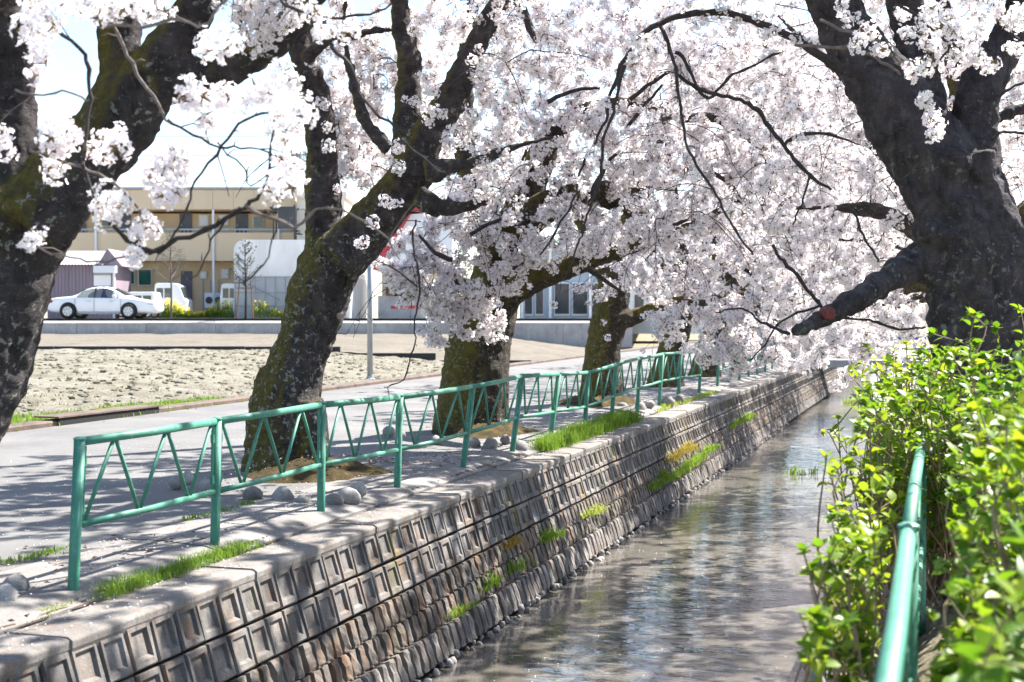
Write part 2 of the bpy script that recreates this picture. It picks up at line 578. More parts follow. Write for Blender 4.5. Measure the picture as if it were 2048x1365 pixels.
def car_glass():
    m, nt, bs, out = new_mat('car_window_glass')
    tp = nt.nodes.new('ShaderNodeBsdfTransparent')
    tp.inputs[0].default_value = (0.62, 0.72, 0.70, 1)
    gl = nt.nodes.new('ShaderNodeBsdfGlossy')
    gl.inputs['Roughness'].default_value = 0.05
    mx = nt.nodes.new('ShaderNodeMixShader')
    mx.inputs[0].default_value = 0.14
    nt.links.new(tp.outputs[0], mx.inputs[1])
    nt.links.new(gl.outputs[0], mx.inputs[2])
    nt.links.new(mx.outputs[0], out.inputs[0])
    return m

M['car_glass'] = car_glass()

# ------------------------------------------------------------------ the ground, road, fields and canal
def sstep(a, b, x):
    t = min(1.0, max(0.0, (x - a) / (b - a)))
    return t * t * (3 - 2 * t)


def z_kerb(Y):
    return 0.0045 * max(0.0, min(Y, 70.0) - 8.0)


def z_road(X, Y):
    return z_kerb(Y) * (1 - sstep(-12.2, -7.5, X))


def z_field(X, Y):
    w = -X * ST + Y * CT
    g = max(0.0, 0.0191 * (min(w, 58.0) - 12.0))
    s = 1 - sstep(-20.0, -12.6, X)
    return (1 - s) * (z_kerb(Y) - 0.03) + s * g


def grid_obj(name, rows, mat, kind='structure', smooth=True, parent=None):
    n, m = len(rows), len(rows[0])
    v = [tuple(p) for r in rows for p in r]
    f = [(i * m + j, i * m + j + 1, (i + 1) * m + j + 1, (i + 1) * m + j) for i in range(n - 1) for j in range(m - 1)]
    me = bpy.data.meshes.new(name)
    me.from_pydata(v, [], f)
    o = link_mesh(name, me, mat, parent, smooth)
    if kind: o['kind'] = kind
    return o


prof = [(-1500, -0.3), (-60, -0.25), (-13, -0.2), (-12.3, -0.16), (-5.0, -0.16), (-4.75, -0.2), (-4.6, -2.0), (-0.3, -2.0), (-0.15, -0.2), (0.1, -0.03), (1.6, 0.0), (6, 0.0), (40, 0.0), (1500, 0.0)]
ys = [-40, -10, 0, 10, 20, 40, 60, 90, 140, 300, 700, 1600]
tag(grid_obj('ground', [[(x, y, z) for x, z in prof] for y in ys], M['ground'], smooth=False))

rows = []
for Y in np.arange(-6, 141, 3.0):
    rows.append([(X, Y, z_road(X, Y) - 0.006) for X in np.linspace(-12.12, -5.62, 14)])
grid_obj('road', rows, M['road'])

# concrete apron between the asphalt and the canal wall, in cast lengths
apron = empty('apron', (0, 0, 0))
apron['kind'] = 'structure'
for k in range(26):
    y0 = -2 + k * 2.6
    b = MB()
    dz = random.uniform(-0.006, 0.006)
    v = []
    for (x, z) in ((-5.62, -0.14), (-5.62, 0.004), (-5.3, 0.012), (-4.93, -0.012), (-4.738, -0.06), (-4.738, -0.16)):
        v.append((x, y0, z + dz))
    for (x, z) in ((-5.62, -0.14), (-5.62, 0.004), (-5.3, 0.012), (-4.93, -0.012), (-4.738, -0.06), (-4.738, -0.16)):
        v.append((x, y0 + 2.588, z + dz))
    b.add(v, [(i, i + 1, i + 7, i + 6) for i in range(5)] + [(5, 4, 3, 2, 1, 0), (6, 7, 8, 9, 10, 11)])
    b.build('slab', M['apron'], apron)
b = MB()
b.box(-4.80, -4.66, -3, 70, -0.2, -0.092)
tag(b.build('joint_soil', M['dirt'], None), kind='structure')
b = MB()
for k in range(26):                           # washed-in soil lying over the joint here and there
    cy = random.uniform(4.5, 9.5) if k < 12 else random.uniform(9.5, 30)
    L_s = random.uniform(.15, .55)
    n = 14
    v = [(-4.77, cy, -.052)] + [(-4.77 + random.uniform(.02, .065) * math.cos(2 * math.pi * q / n), cy + L_s * random.uniform(.7, 1.1) * math.sin(2 * math.pi * q / n), -.075) for q in range(n)]
    b.add(v, [(0, 1 + q, 1 + (q + 1) % n) for q in range(n)])
tag(b.build('washed_soil', M['dirt'], None), kind='structure')

# near field with its stubble and the far field
rows = []
for w in np.concatenate([np.arange(7.0, 42.4, 0.22), [42.4]]):
    u_k = (-12.42 + w * ST) / CT
    row = []
    for t in np.linspace(0, 1, 150) ** 1.4:
        u = u_k - t * 42
        p = UW(u, w, 0)
        row.append((p.x, p.y, z_field(p.x, p.y)))
    rows.append(row)
A = np.array(rows)
nz = rng.normal(0, 0.022, A.shape[:2])
lump = np.sin(A[:, :, 0] * 2.1 + np.sin(A[:, :, 1] * 1.3)) * np.sin(A[:, :, 1] * 2.7 + np.cos(A[:, :, 0] * 1.1)) * 0.02
A[:, :, 2] += nz + lump
A[:, 0, 2] = [z_kerb(p[1]) - 0.05 for p in A[:, 0]]
grid_obj('stubble_field', A.tolist(), M['straw_field'])
rows = []
for w in np.arange(42.45, 58.3, 0.4):
    u_k = (-12.42 + w * ST) / CT
    row = []
    for t in np.linspace(0, 1, 90) ** 1.4:
        p = UW(u_k - t * 48, w, 0)
        row.append((p.x, p.y, z_field(p.x, p.y) + random.gauss(0, 0.012) + 0.02 * math.sin(w * 7)))
    rows.append(row)
grid_obj('ploughed_field', rows, M['soil_field'])

# kerb between road and field, with a drain slot whose shade is painted black
kerb = empty('kerb', (0, 0, 0))
kerb['kind'] = 'structure'
for k in range(34):
    y0 = 3 + k * 2.0
    za, zb = z_kerb(y0), z_kerb(y0 + 2)
    b = MB()
    v = [(-12.42, y0, za - .2), (-12.13, y0, za - .2), (-12.13, y0, za + .05), (-12.16, y0, za + .07), (-12.42, y0, za + .07)]
    v += [(x, y0 + 1.985, z - za + zb) for x, _, z in v]
    b.add(v, [(0, 1, 2, 3, 4), (9, 8, 7, 6, 5)] + [(i, (i + 1) % 5, (i + 1) % 5 + 5, i + 5) for i in range(5)])
    b.build('kerb_stone', M['kerb'], kerb)
q = P(382, 829, 20.3)
b = MB()
b.box(-12.125, -12.10, q.y - 1.3, q.y + 1.3, z_kerb(q.y) - 0.02, z_kerb(q.y) + 0.10)
b.build('drain_slot', M['slot_shade'], kerb)  # solid black box; its colour stands for the shade inside the slot
b = MB()
b.box(-12.5, -12.08, q.y - 1.35, q.y + 1.4, z_kerb(q.y) + 0.102, z_kerb(q.y) + 0.125)
b.build('drain_cover', M['kerb'], kerb)

# canal bed and water
grid_obj('canal_bed', [[(x, y, -1.75) for x in (-4.4, -2.4, -0.5)] for y in (-10, 20, 60, 150)], M['dirt'], smooth=False)
grid_obj('canal_water', [[(x, y, -1.35) for x in (-4.02, -2.4, -0.88)] for y in (-10, 5, 20, 40, 60, 150)], M['water'], smooth=False)

# ------------------------------------------------------------------ canal walls of framed and ribbed blocks
def block_framed(var):
    w, h = 0.243, 0.263
    j = lambda s=0.004: random.uniform(-s, s)
    o = [(0.006, 0.004), (w - .006, 0.004), (w - .006, h - .004), (0.006, h - .004)]
    f = [(0.014, 0.012), (w - .014, 0.012), (w - .014, h - .014), (0.014, h - .014)]
    i1 = [(0.040, 0.044), (w - .040, 0.044), (w - .040, h - .05), (0.040, h - .05)]
    i2 = [(0.052, 0.054), (w - .052, 0.054), (w - .052, h - .07), (0.052, h - .07)]
    d = 0.015 + 0.003 * var
    v = [(x, y, 0.11) for x, y in o] + [(x, y, 0.012) for x, y in o] + [(x + j(), y + j(), j(.003)) for x, y in f] + \
        [(x + j(), y + j(), 0.0) for x, y in i1] + [(x + j(), y + j(), d) for x, y in i2]
    fs = []
    for a in (0, 4, 8, 12):
        for k in range(4):
            k2 = (k + 1) % 4
            fs.append((a + k, a + k2, a + 4 + k2, a + 4 + k))
    fs.append((16, 17, 18, 19))
    me = MB().add(v, fs).mesh('framed_block')
    me.materials.append(M['wall_block'])
    return me


def block_ribbed(h, out, mat, name):
    w = 0.143
    xs = [0.0, 0.012, 0.024, 0.07, 0.114, 0.128, w]
    ds = [0.07, 0.03, -out * .6, -out, -out * .8, 0.03, 0.07]
    yy = [0.0, 0.03, h * .4, h * .72, h - .02, h]
    k_ = [0.88, 0.98, 1.0, 1.02, 1.0, 0.9]
    v, f = [], []
    for r, y in enumerate(yy):
        for c, x in enumerate(xs):
            rough = 0 if c in (0, 6) else random.uniform(-.009, .009)
            v.append((x + (0 if c in (0, 6) else random.uniform(-.008, .008)), y, 0.06 + (ds[c] - 0.06) * k_[r] + rough))
    m = len(xs)
    for r in range(len(yy) - 1):
        for c in range(m - 1):
            f.append((r * m + c, r * m + c + 1, (r + 1) * m + c + 1, (r + 1) * m + c))
    b = len(v)
    v += [(0, 0, .12), (w, 0, .12), (w, h, .12), (0, h, .12)]
    f += [(b, b + 1) + tuple(reversed(range(m))), (b + 3, b + 2) + tuple((len(yy) - 1) * m + c for c in reversed(range(m)))]
    me = MB().add(v, f).mesh(name)
    me.materials.append(M[mat])
    return me


FR = [block_framed(i) for i in range(4)]
RB = [block_ribbed(0.195, 0.014, 'rib_block', 'ribbed_block') for i in range(7)]
FT = [block_ribbed(0.25, 0.022, 'foot_block', 'foot_block') for i in range(6)]


def canal_wall(name, top, side, label, y_obj, n_obj):
    """side=+1: the wall's face looks towards +X. Rows of blocks on a battered face."""
    root = empty(name, (top[0], 0, top[1]))
    tag(root, label, 'wall')
    s = Vector((0.2866 * side, 0, -0.958))
    n = Vector((0.958 * side, 0, 0.2866))
    xa = Vector((0, 1.0 * side, 0))
    rot = Matrix((xa, s, -n)).transposed()
    # solid core behind the joints
    c = MB()
    a0 = s * -0.0 - n * 0.085
    a1 = s * 1.50 - n * 0.085
    b0 = a0 - n * 0.25
    b1 = a1 - n * 0.25
    v = []
    for Y in (-4, 140):
        v += [(p.x, Y, p.z) for p in (a0, a1, b1, b0)]
    c.add(v, [(0, 1, 2, 3), (7, 6, 5, 4)] + [(i, (i + 1) % 4, (i + 1) % 4 + 4, i + 4) for i in range(4)])
    c.build('core', M['wall_core'], root)
    spec = [('framed_block', FR, 0.25, 0.0, 0.0, 0), ('framed_block', FR, 0.25, 0.272, 0.0, 1),
            ('ribbed_block', RB, 0.15, 0.552, 0.0, 2), ('ribbed_block', RB, 0.15, 0.755, 0.0, 3), ('foot_block', FT, 0.15, 0.96, 0.02, 4)]
    rest = {}
    for nm, var, wd, off, proud, r in spec:
        first = y_obj[r]
        nobj = n_obj[r]
        shift = [0, 0, 0.05, 0.1, 0.03][r]
        for k in range(int(120 / wd)):
            Y = 2.0 + shift + k * wd
            me = random.choice(var)
            off_j = random.uniform(-.004, .004)
            pr = proud + random.uniform(-.007, .007)
            loc = s * (off + off_j) + n * pr + Vector((0, Y if side > 0 else Y + wd, 0))
            if first <= Y and nobj > 0:
                nobj -= 1
                o = bpy.data.objects.new(nm, me)
                COL.objects.link(o)
                o.parent = root
                o.matrix_local = Matrix.Translation(loc) @ rot.to_4x4()
            else:
                rest.setdefault(nm, []).append((me, Matrix.Translation(loc) @ rot.to_4x4()))
    for nm, lst in rest.items():
        vv, ff, base = [], [], 0
        cache = {}
        for me, mx in lst:
            if me.name not in cache:
                co = np.empty(len(me.vertices) * 3)
                me.vertices.foreach_get('co', co)
                cache[me.name] = (co.reshape(-1, 3), [tuple(p.vertices) for p in me.polygons])
            co, pf = cache[me.name]
            mat = np.array(mx)
            vv.append(co @ mat[:3, :3].T + mat[:3, 3])
            ff += [tuple(i + base for i in f) for f in pf]
            base += len(co)
        mm = bpy.data.meshes.new(nm + '_course')
        mm.from_pydata(np.concatenate(vv).tolist(), [], ff)
        o = link_mesh(nm + '_course', mm, {'framed_block': M['wall_block'], 'ribbed_block': M['rib_block'], 'foot_block': M['foot_block']}[nm], root)
        o['kind'] = 'stuff'
    # coping lengths
    for k in range(40):
        y0 = -2 + k * 2.0
        b = MB()
        x_in = -0.39 * side
        pr = [(x_in, -.17), (x_in, .0), (-.012 * side, .0), (.012 * side, -.014), (.012 * side, -.004 - .05), (-.03 * side, -.17)]
        dz = random.uniform(-.004, .004)
        v = [(x, y0, z + 0.052 + dz) for x, z in pr] + [(x, y0 + 1.992, z + 0.052 + dz) for x, z in pr]
        b.add(v, [(0, 1, 2, 3, 4, 5), (11, 10, 9, 8, 7, 6)] + [(i, (i + 1) % 6, (i + 1) % 6 + 6, i + 6) for i in range(6)])
        co_ = b.build('coping', M['coping'], root, bevel=.008)
    # pale ledge at the water line
    b = MB()
    e = s * 1.30
    b.box(min(e.x - .1 * side, e.x + .035 * side), max(e.x - .1 * side, e.x + .035 * side), -4, 140, -1.30, -1.258)
    b.build('ledge', M['coping'], root)
    return root, s, n


wall_l, s_l, n_l = canal_wall('canal_wall', (-4.33, -0.13), 1, 'long battered grey concrete block canal wall below the V-braced green fence', [5.0, 5.4, 6.4, 7.0, 8.0], [150, 150, 150, 150, 300])
wall_r, s_r, n_r = canal_wall('canal_wall', (-0.57, -0.13), -1, 'dark concrete block canal wall under the leafy hydrangea hedge', [2.5] * 5, [30, 30, 40, 40, 60])

# ------------------------------------------------------------------ stones
def stone_mesh(seed, flat=0.75, sub=2, name='stone', mat='rock'):
    bm = bmesh.new()
    bmesh.ops.create_icosphere(bm, subdivisions=sub, radius=1.0)
    rr = random.Random(seed)
    k = [(Vector((rr.gauss(0, 1), rr.gauss(0, 1), rr.gauss(0, 1))).normalized(), rr.uniform(.7, .95)) for _ in range(9)]
    for v in bm.verts:
        for d, c in k:
            e = v.co.dot(d)
            if e > c: v.co -= d * (e - c) * 0.8
        v.co += Vector((rr.gauss(0, .02), rr.gauss(0, .02), rr.gauss(0, .02)))
        v.co.z *= flat
        v.co.y *= 0.85
    me = bpy.data.meshes.new(name)
    bm.to_mesh(me)
    bm.free()
    me.materials.append(M[mat])
    me.polygons.foreach_set('use_smooth', [True] * len(me.polygons))
    return me


ST_SMALL = [stone_mesh(i, .8, 1, 'footing_stone') for i in range(5)]
for k in range(250):
    Y = 8.6 + k * 0.115
    o = bpy.data.objects.new('footing_stone', random.choice(ST_SMALL))
    COL.objects.link(o)
    o.parent = wall_l
    p = s_l * random.uniform(1.215, 1.285) + n_l * random.uniform(0.0, 0.045)
    o.location = (p.x, Y + random.uniform(-.02, .02), p.z)
    r = random.uniform(.025, .055)
    o.scale = (r, r * random.uniform(.8, 1.2), r)
    o.rotation_euler = (random.uniform(0, 6), random.uniform(0, 6), random.uniform(0, 6))

ROCKS = [stone_mesh(40 + i, .8, 2, 'rock') for i in range(6)]


def mound(name, c, rx, ry, h, label):
    n, m = 9, 30
    v, f = [(c[0], c[1], c[2] + h)], []
    for i in range(1, n):
        t = i / (n - 1)
        for k in range(m):
            a = 2 * math.pi * k / m
            rr = t * (1 + .09 * math.sin(3 * a + c[1]) + .06 * math.sin(7 * a))
            v.append((c[0] + rx * rr * math.cos(a), c[1] + ry * rr * math.sin(a), c[2] - .04 + (h + .04) * (1 - t * t) + random.uniform(-.022, .03)))
    for k in range(m):
        f.append((0, 1 + k, 1 + (k + 1) % m))
    for i in range(n - 2):
        for k in range(m):
            a, b2 = 1 + i * m + k, 1 + i * m + (k + 1) % m
            f.append((a, a + m, b2 + m, b2))
    me = bpy.data.meshes.new(name)
    me.from_pydata(v, [], f)
    o = link_mesh(name, me, M['moss'], None, True)
    return tag(o, label, 'mound')


def rock(loc, r, label, flat=1.0):
    o = bpy.data.objects.new('rock', random.choice(ROCKS))
    COL.objects.link(o)
    o.location = (loc[0], loc[1], loc[2] - r * .3)
    o.scale = (r, r * random.uniform(.85, 1.15), r * flat)
    o.rotation_euler = (random.uniform(-.4, .4), random.uniform(-.4, .4), random.uniform(0, 6.3))
    tag(o, label, 'rock', 'stones set around the cherry trees')
    return o


TREE2, TREE3, TREE4 = (-6.45, 12.9), (-6.3, 18.0), (-6.1, 24.6)
mound('moss_mound', (-6.1, 12.55, 0.0), 0.78, 0.85, 0.14, 'brown mossy earth mound under the leaning cherry with pale lichen')
mound('moss_mound', (-6.0, 17.7, 0.0), 0.8, 0.9, 0.14, 'mossy mound at the base of the broad cherry right of the grey pole')
mound('moss_mound', (-6.0, 24.4, 0.0), 0.9, 1.0, 0.15, 'small mossy mound under the yellowish mossy cherry trunk')
ordn = ['first', 'second', 'third', 'fourth', 'fifth', 'sixth', 'seventh', 'eighth', 'ninth']
def ring_front(pts, zc_fn, what):
    for i, (px, py, rpx, zc) in enumerate(pts):
        p = P(px, py, zc)
        rock((p.x, p.y, max(p.z, 0.02)), rpx / F * zc * 1.05, '%s rounded grey stone from the left %s' % (ordn[i], what), 1.1)
ring_front([(352, 962, 15, 12.6), (375, 952, 17, 12.6), (412, 968, 17, 12.3), (505, 984, 21, 11.95), (565, 988, 26, 11.8), (607, 998, 18, 11.65), (667, 998, 22, 11.65), (695, 990, 27, 11.8), (718, 975, 18, 12.0)], None, 'in the ring around the leaning cherry')
ring_front([(778, 860, 14, 18.0), (800, 868, 12, 17.4), (872, 878, 12, 17.0), (945, 884, 17, 16.6), (980, 886, 18, 16.5), (1040, 890, 17, 16.6), (1010, 876, 12, 17)], None, 'in the ring around the broad cherry')
ring_front([(1245, 812, 12, 24.2), (1280, 812, 15, 23.6), (1300, 806, 10, 24), (1335, 800, 14, 25), (1360, 795, 12, 26)], None, 'beside the farther mossy cherry trunks')
rock(P(8, 1190, 7.75), 0.11, 'large pale boulder cut by the left edge of the picture', 1.2)
rock(P(32, 1168, 7.95), 0.085, 'rounded boulder behind the large pale one at left edge', 1.3)
rock(P(4, 1235, 7.45), 0.075, 'low stone in front of the pale boulders at left edge', 1.0)

# ------------------------------------------------------------------ green pipe fences
def pipe_fence(name, X, posts, lean, label, top_z=0.86, low_z=0.36, zoff=None, flip=False):
    root = empty(name, (X, posts[0], 0))
    tag(root, label, 'fence')
    y00 = posts[0]
    zoff = zoff or [0.0] * len(posts)
    L = lambda i, z: Vector((lean[i] * (z / 0.87), posts[i] - y00, z + zoff[i]))
    for i in range(len(posts)):
        b = MB()
        b.tube([L(i, -0.15), L(i, 0.0), L(i, top_z + 0.015)], 0.034, 14)
        po = b.build('post', M['green'], root, True)
        b = MB()
        q = L(i, top_z + .015)
        b.lathe((q.x, q.y, q.z), [(0.039, 0), (0.037, .008), (0.02, .016)], 14)
        b.build('post_cap', M['green'], po, False)
        for sgn in (-1, 1):
            if (i == 0 and sgn < 0) or (i == len(posts) - 1 and sgn > 0): continue
            b = MB()
            a0, a1 = L(i, low_z - .0), L(i, top_z - .03)
            dy = Vector((0, sgn * 0.052, 0))
            b.tube([a0 + dy, a1 + dy], 0.014, 6)
            for z in (low_z + .09, top_z - .12):
                p = L(i, z) + Vector((0, sgn * .045, 0))
                b.box(p.x - .012, p.x + .012, p.y - .02, p.y + .02, p.z - .03, p.z + .03)
            b.build('bracket', M['green'], po)
    for i in range(len(posts) - 1):
        d = Vector((0, 0.04, 0))
        for nm, z, r in (('top_rail', top_z, 0.027), ('bottom_rail', low_z, 0.022)):
            b = MB()
            a, c = L(i, z) + d, L(i + 1, z) - d
            mid = (a + c) / 2 + Vector((random.uniform(-.006, .006), 0, random.uniform(-.01, .0)))
            b.tube([a, mid, c], r, 12)
            b.build(nm, M['green'], root, True)
        nleg = 5
        up = (i % 2 == 0) != flip
        for k in range(nleg):
            t0, t1 = (k + .06) / nleg, (k + .94) / nleg
            z0, z1 = (low_z + .018, top_z - .025) if (k % 2 == 0) == up else (top_z - .025, low_z + .018)
            def at(t, z):
                a, c = L(i, z) + d * 1.6, L(i + 1, z) - d * 1.6
                return a.lerp(c, t)
            b = MB()
            b.tube([at(t0, z0), at(t1, z1)], 0.013, 8)
            b.build('brace', M['green'], root, True)
    return root


posts = [6.86, 8.51, 10.24, 11.9, 13.77, 15.55, 17.2, 19.0, 20.7, 22.6, 24.5, 26.4, 28.8]
lean = [0.05, 0.02, 0.01, 0.03, 0.11, 0.12, 0.12, 0.06, 0.07, 0.05, 0.06, 0.05, 0.05]
zoff = [0.0, 0.0, 0.01, -0.02, -0.01, 0.03, -0.01, -0.06, 0.0, 0.04, 0.06, 0.05, 0.0]
pipe_fence('pipe_fence', -4.92, posts, lean, 'long green pipe fence with V braces along the road side of the canal', zoff=zoff)
p2 = [31.5 + 1.8 * i for i in range(9)]
pipe_fence('pipe_fence', -4.95, p2, [0.04] * 9, 'distant green pipe fence half hidden by hanging blossom')
# the rail in front of the hedge, close to the camera
p3 = [-1.1, 1.9, 4.85, 7.8, 10.8]
pipe_fence('pipe_fence', -0.10, p3, [0.0] * 5, 'close green pipe railing running beside the hydrangea hedge', top_z=0.86, flip=True)

# ------------------------------------------------------------------ far side: kerb wall, far road, buildings, vehicles
wp = UW(0, 58.3, 0)
b = MB()
far = empty('retaining_wall', wp, THETA)
tag(far, 'low pale concrete retaining wall between the brown field and far road', 'wall')
for k in range(14):
    u1 = 5.2 - k * 3.0
    b = MB()
    b.box(u1 - 2.985, u1, 0.0, 0.28, 0.3, 1.36 + random.uniform(-.01, .01))
    b.build('wall_segment', M['far_concrete'], far)
rows = []
for w in (58.6, 60, 66.5, 67, 75, 90, 130, 300, 900):
    row = []
    uk = min((-13.2 + w * ST) / CT, 6 + (w - 58) * .1)
    for t in np.linspace(0, 1, 8):
        p = UW(uk - t * (60 + w * 1.2), w, 1.32 if w < 59 else 1.55)
        row.append(tuple(p))
    rows.append(row)
grid_obj('far_yard', rows, M['gravel'], smooth=False)
rows = [[tuple(UW(u, w, 1.554)) for u in (5.0, -20, -60)] for w in (59.4, 66.0)]
grid_obj('far_road', rows, M['road'], smooth=False)
rows = [[tuple(UW(u, w, 1.56)) for u in (5.0, -20, -60)] for w in (59.7, 59.85)]
grid_obj('road_edge_line', rows, M['white'], smooth=False)

# black board along the field edge
o = empty('border_board', UW(0, 42.4, 0), THETA)
tag(o, 'thin black plastic edging strip lying across the stubble field', 'edging')
for k in range(11):
    u1 = 0.6 - k * 3.0
    pts = UW(u1 - 1.5, 42.4, 0)
    z = z_field(pts.x, pts.y)
    b = MB()
    b.box(u1 - 2.97, u1, -0.03, 0.14, z - .1, z + .105)
    b.build('strip', M['black'], o)


class Far:
    """A thing measured in the photograph at one distance, standing square to the view."""
    def __init__(self, name, px, w, zbase, label, cat):
        self.w, self.px, self.zb = w, px, zbase
        self.root = empty(name, UW((px - 1024) / F * w, w, zbase), THETA)
        tag(self.root, label, cat)

    def u(self, px, dv=0.0): return (px - 1024) / F * (self.w + dv) - (self.px - 1024) / F * self.w
    def z(self, py, dv=0.0): return 1.6 + (635.0 - py) / F * (self.w + dv) - self.zb

    def box(self, name, x0, x1, y0, y1, v0, v1, mat, parent=None, bevel=0):
        b = MB()
        b.box(self.u(x0, v0), self.u(x1, v0), v0, v1, self.z(y1, v0), self.z(y0, v0))
        return b.build(name, M[mat], parent or self.root, bevel=bevel)


# two-storey tan apartment building
A_ = Far('apartment_building', 380, 76.0, 1.55, 'long tan two-storey apartment building behind the white car', 'building')
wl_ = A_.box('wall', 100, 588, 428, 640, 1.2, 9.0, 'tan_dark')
A_.box('parapet', 96, 592, 378, 420, -0.2, 9.2, 'tan')
for k in range(12):
    A_.box('parapet_panel', 97 + k * 41.2, 97 + k * 41.2 + 40.6, 381, 419, -0.26, -0.203, 'tan')
A_.box('parapet_capping', 94, 594, 375, 379, -0.34, 9.3, 'grey_metal')
A_.box('balcony_front', 98, 590, 466, 522, -0.15, -0.03, 'tan')
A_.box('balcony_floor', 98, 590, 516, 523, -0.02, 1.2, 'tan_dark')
A_.box('balcony_rail', 98, 590, 458, 461, -0.16, -0.05, 'grey_metal')
for k in range(62):
    A_.box('baluster', 100 + k * 7.9, 101.1 + k * 7.9, 461, 466, -0.14, -0.08, 'grey_metal')
for (x0, x1, y0, y1) in ((360, 384, 426, 470), (472, 496, 428, 470), (240, 262, 426, 470), (150, 172, 427, 470)):
    d = A_.box('door', x0, x1, y0, y1, 1.1, 1.19, 'door')
    A_.box('handle', x0 + 2, x0 + 4, (y0 + y1) / 2, (y0 + y1) / 2 + 4, 1.04, 1.09, 'grey_metal', d)
for (x0, x1, y0, y1, m_) in ((280, 302, 430, 452, 'glass'), (400, 416, 432, 452, 'white'), (440, 456, 432, 450, 'white'), (508, 526, 434, 455, 'glass'), (205, 225, 430, 452, 'glass'), (118, 138, 430, 452, 'glass')):
    f_ = A_.box('window', x0 - 2, x1 + 2, y0 - 2, y1 + 2, 1.08, 1.19, 'cream')
    A_.box('pane', x0, x1, y0, y1, 1.03, 1.075, m_, f_)
for (x0, x1, y0, y1, m_) in ((244, 268, 542, 568, 'glass_green'), (278, 302, 540, 570, 'glass_green'), (402, 412, 545, 556, 'white'), (444, 456, 540, 556, 'white')):
    f_ = A_.box('window', x0 - 2, x1 + 2, y0 - 2, y1 + 2, 1.06, 1.19, 'cream')
    A_.box('pane', x0, x1, y0, y1, 1.02, 1.055, m_, f_)
dd = A_.box('door', 362, 384, 543, 618, 1.1, 1.19, 'door')
A_.box('handle', 364, 366, 582, 588, 1.04, 1.09, 'grey_metal', dd)
for x in (190, 425, 555):
    A_.box('drain_pipe', x, x + 4, 420, 640, -0.3, -0.22, 'white')
for k, x in enumerate((405, 420, 436)):
    A_.box('meter_pipe', x, x + 1.5, 560, 640, 1.12, 1.19, 'grey_metal')
# outside stair and the paler end of the building
B_ = Far('stair_block', 620, 74.0, 1.55, 'cream end block with a black outside stair behind the greenhouse', 'building')
B_.box('wall', 594, 690, 392, 640, 0.5, 9.0, 'cream')
B_.box('parapet', 592, 694, 384, 396, 0.2, 9.2, 'cream')
for k in range(9):
    B_.box('stair_tread', 548 + k * 5, 560 + k * 5, 418 + k * 6, 420 + k * 6, -0.9, 0.1, 'metal_dark')
for x0 in (546, 588):
    B_.box('stair_post', x0, x0 + 2.5, 410, 640, -0.9, -0.82, 'metal_dark')
B_.box('stair_screen', 556, 592, 417, 458, -0.98, -0.92, 'metal_dark')
B_.box('stair_landing', 540, 592, 414, 418, -0.95, 0.3, 'metal_dark')

# mauve shed with a corrugated roof
S_ = Far('garden_shed', 165, 70.0, 1.55, 'mauve shed with grey corrugated roof behind the white car', 'shed')
S_.box('wall', 95, 228, 528, 640, 0.0, 3.2, 'mauve')
for k in range(19):
    S_.box('siding_board', 96 + k * 7, 102.4 + k * 7, 531, 640, -0.05, -0.002, 'mauve')
b = MB()
u0, u1 = S_.u(84), S_.u(212)
z0, z1 = S_.z(531), S_.z(500)
n = 40
v, f = [], []
for k in range(n + 1):
    u = u0 + (u1 - u0) * k / n
    dz = 0.03 * (k % 2)
    v += [(u, -0.45, z0 + dz), (u, 1.6, z1 + dz), (u, 3.6, z0 + dz)]
for k in range(n):
    f += [(3 * k, 3 * k + 3, 3 * k + 4, 3 * k + 1), (3 * k + 1, 3 * k + 4, 3 * k + 5, 3 * k + 2)]
b.add(v, f)
b.build('roof', M['roof_grey'], S_.root)
b = MB()
ua, ub, um = S_.u(196), S_.u(246), S_.u(221)
b.add([(ua, -.1, z0), (ub, -.1, z0 - .05), (um - .1, -.1, z1 + .05), (ua, 3.4, z0), (ub, 3.4, z0 - .05), (um - .1, 3.4, z1 + .05)], [(0, 1, 2), (5, 4, 3), (0, 3, 4, 1), (1, 4, 5, 2), (2, 5, 3, 0)])
b.build('gable', M['mauve'], S_.root)
S_.box('awning', 187, 231, 532, 546, -0.5, -0.06, 'white')
S_.box('shutter', 188, 222, 551, 572, -0.10, -0.055, 'white')
S_.box('shutter_box', 188, 222, 547, 550.5, -0.14, -0.055, 'grey_metal')
S_.box('corner_post', 226, 230, 532, 640, -0.09, 0.02, 'white')

# film greenhouse
G_ = Far('film_greenhouse', 540, 68.0, 1.55, 'white plastic film greenhouse with rounded shoulder left of the leaning cherry', 'greenhouse')
ul, ur = G_.u(468), G_.u(700)
zt, zm = G_.z(480), G_.z(553)
sec = [(0.0, 0.0)]
def shell(za, zb_, mat, name, inset=0.0):
    bb = MB()
    pr = []
    Rr = 0.55
    for k in range(9):
        a = math.pi - k / 8 * math.pi / 2
        pr.append((ul + Rr + Rr * math.cos(a), zt - Rr + Rr * math.sin(a)))
    pts = [(ul, za)] + [p for p in pr if za < p[1] <= zb_ + 1e-6]
    if zb_ >= zt - 1e-6: pts += [(ur, zt)]
    else: pts = [(ul, za), (ul, zb_)]
    poly = pts + ([(ur, za)] if zb_ >= zt - 1e-6 else [(ur, zb_), (ur, za)])
    m_ = len(poly)
    vv = [(u + inset * 0, 0.0 + inset, z) for u, z in poly] + [(u, 9.0, z) for u, z in poly]
    bb.add(vv, [tuple(range(m_)), tuple(reversed(range(m_, 2 * m_)))] + [(i, i + m_, (i + 1) % m_ + m_, (i + 1) % m_) for i in range(m_)])
    return bb.build(name, M[mat], G_.root)
shell(zm, zt, 'film', 'roof_film')
shell(0.0, zm - 0.003, 'film', 'side_film', 0.01)
for k, x in enumerate(np.linspace(470, 690, 12)):
    G_.box('hoop', x, x + 1.4, 553, 636, -0.06, -0.01, 'grey_metal')
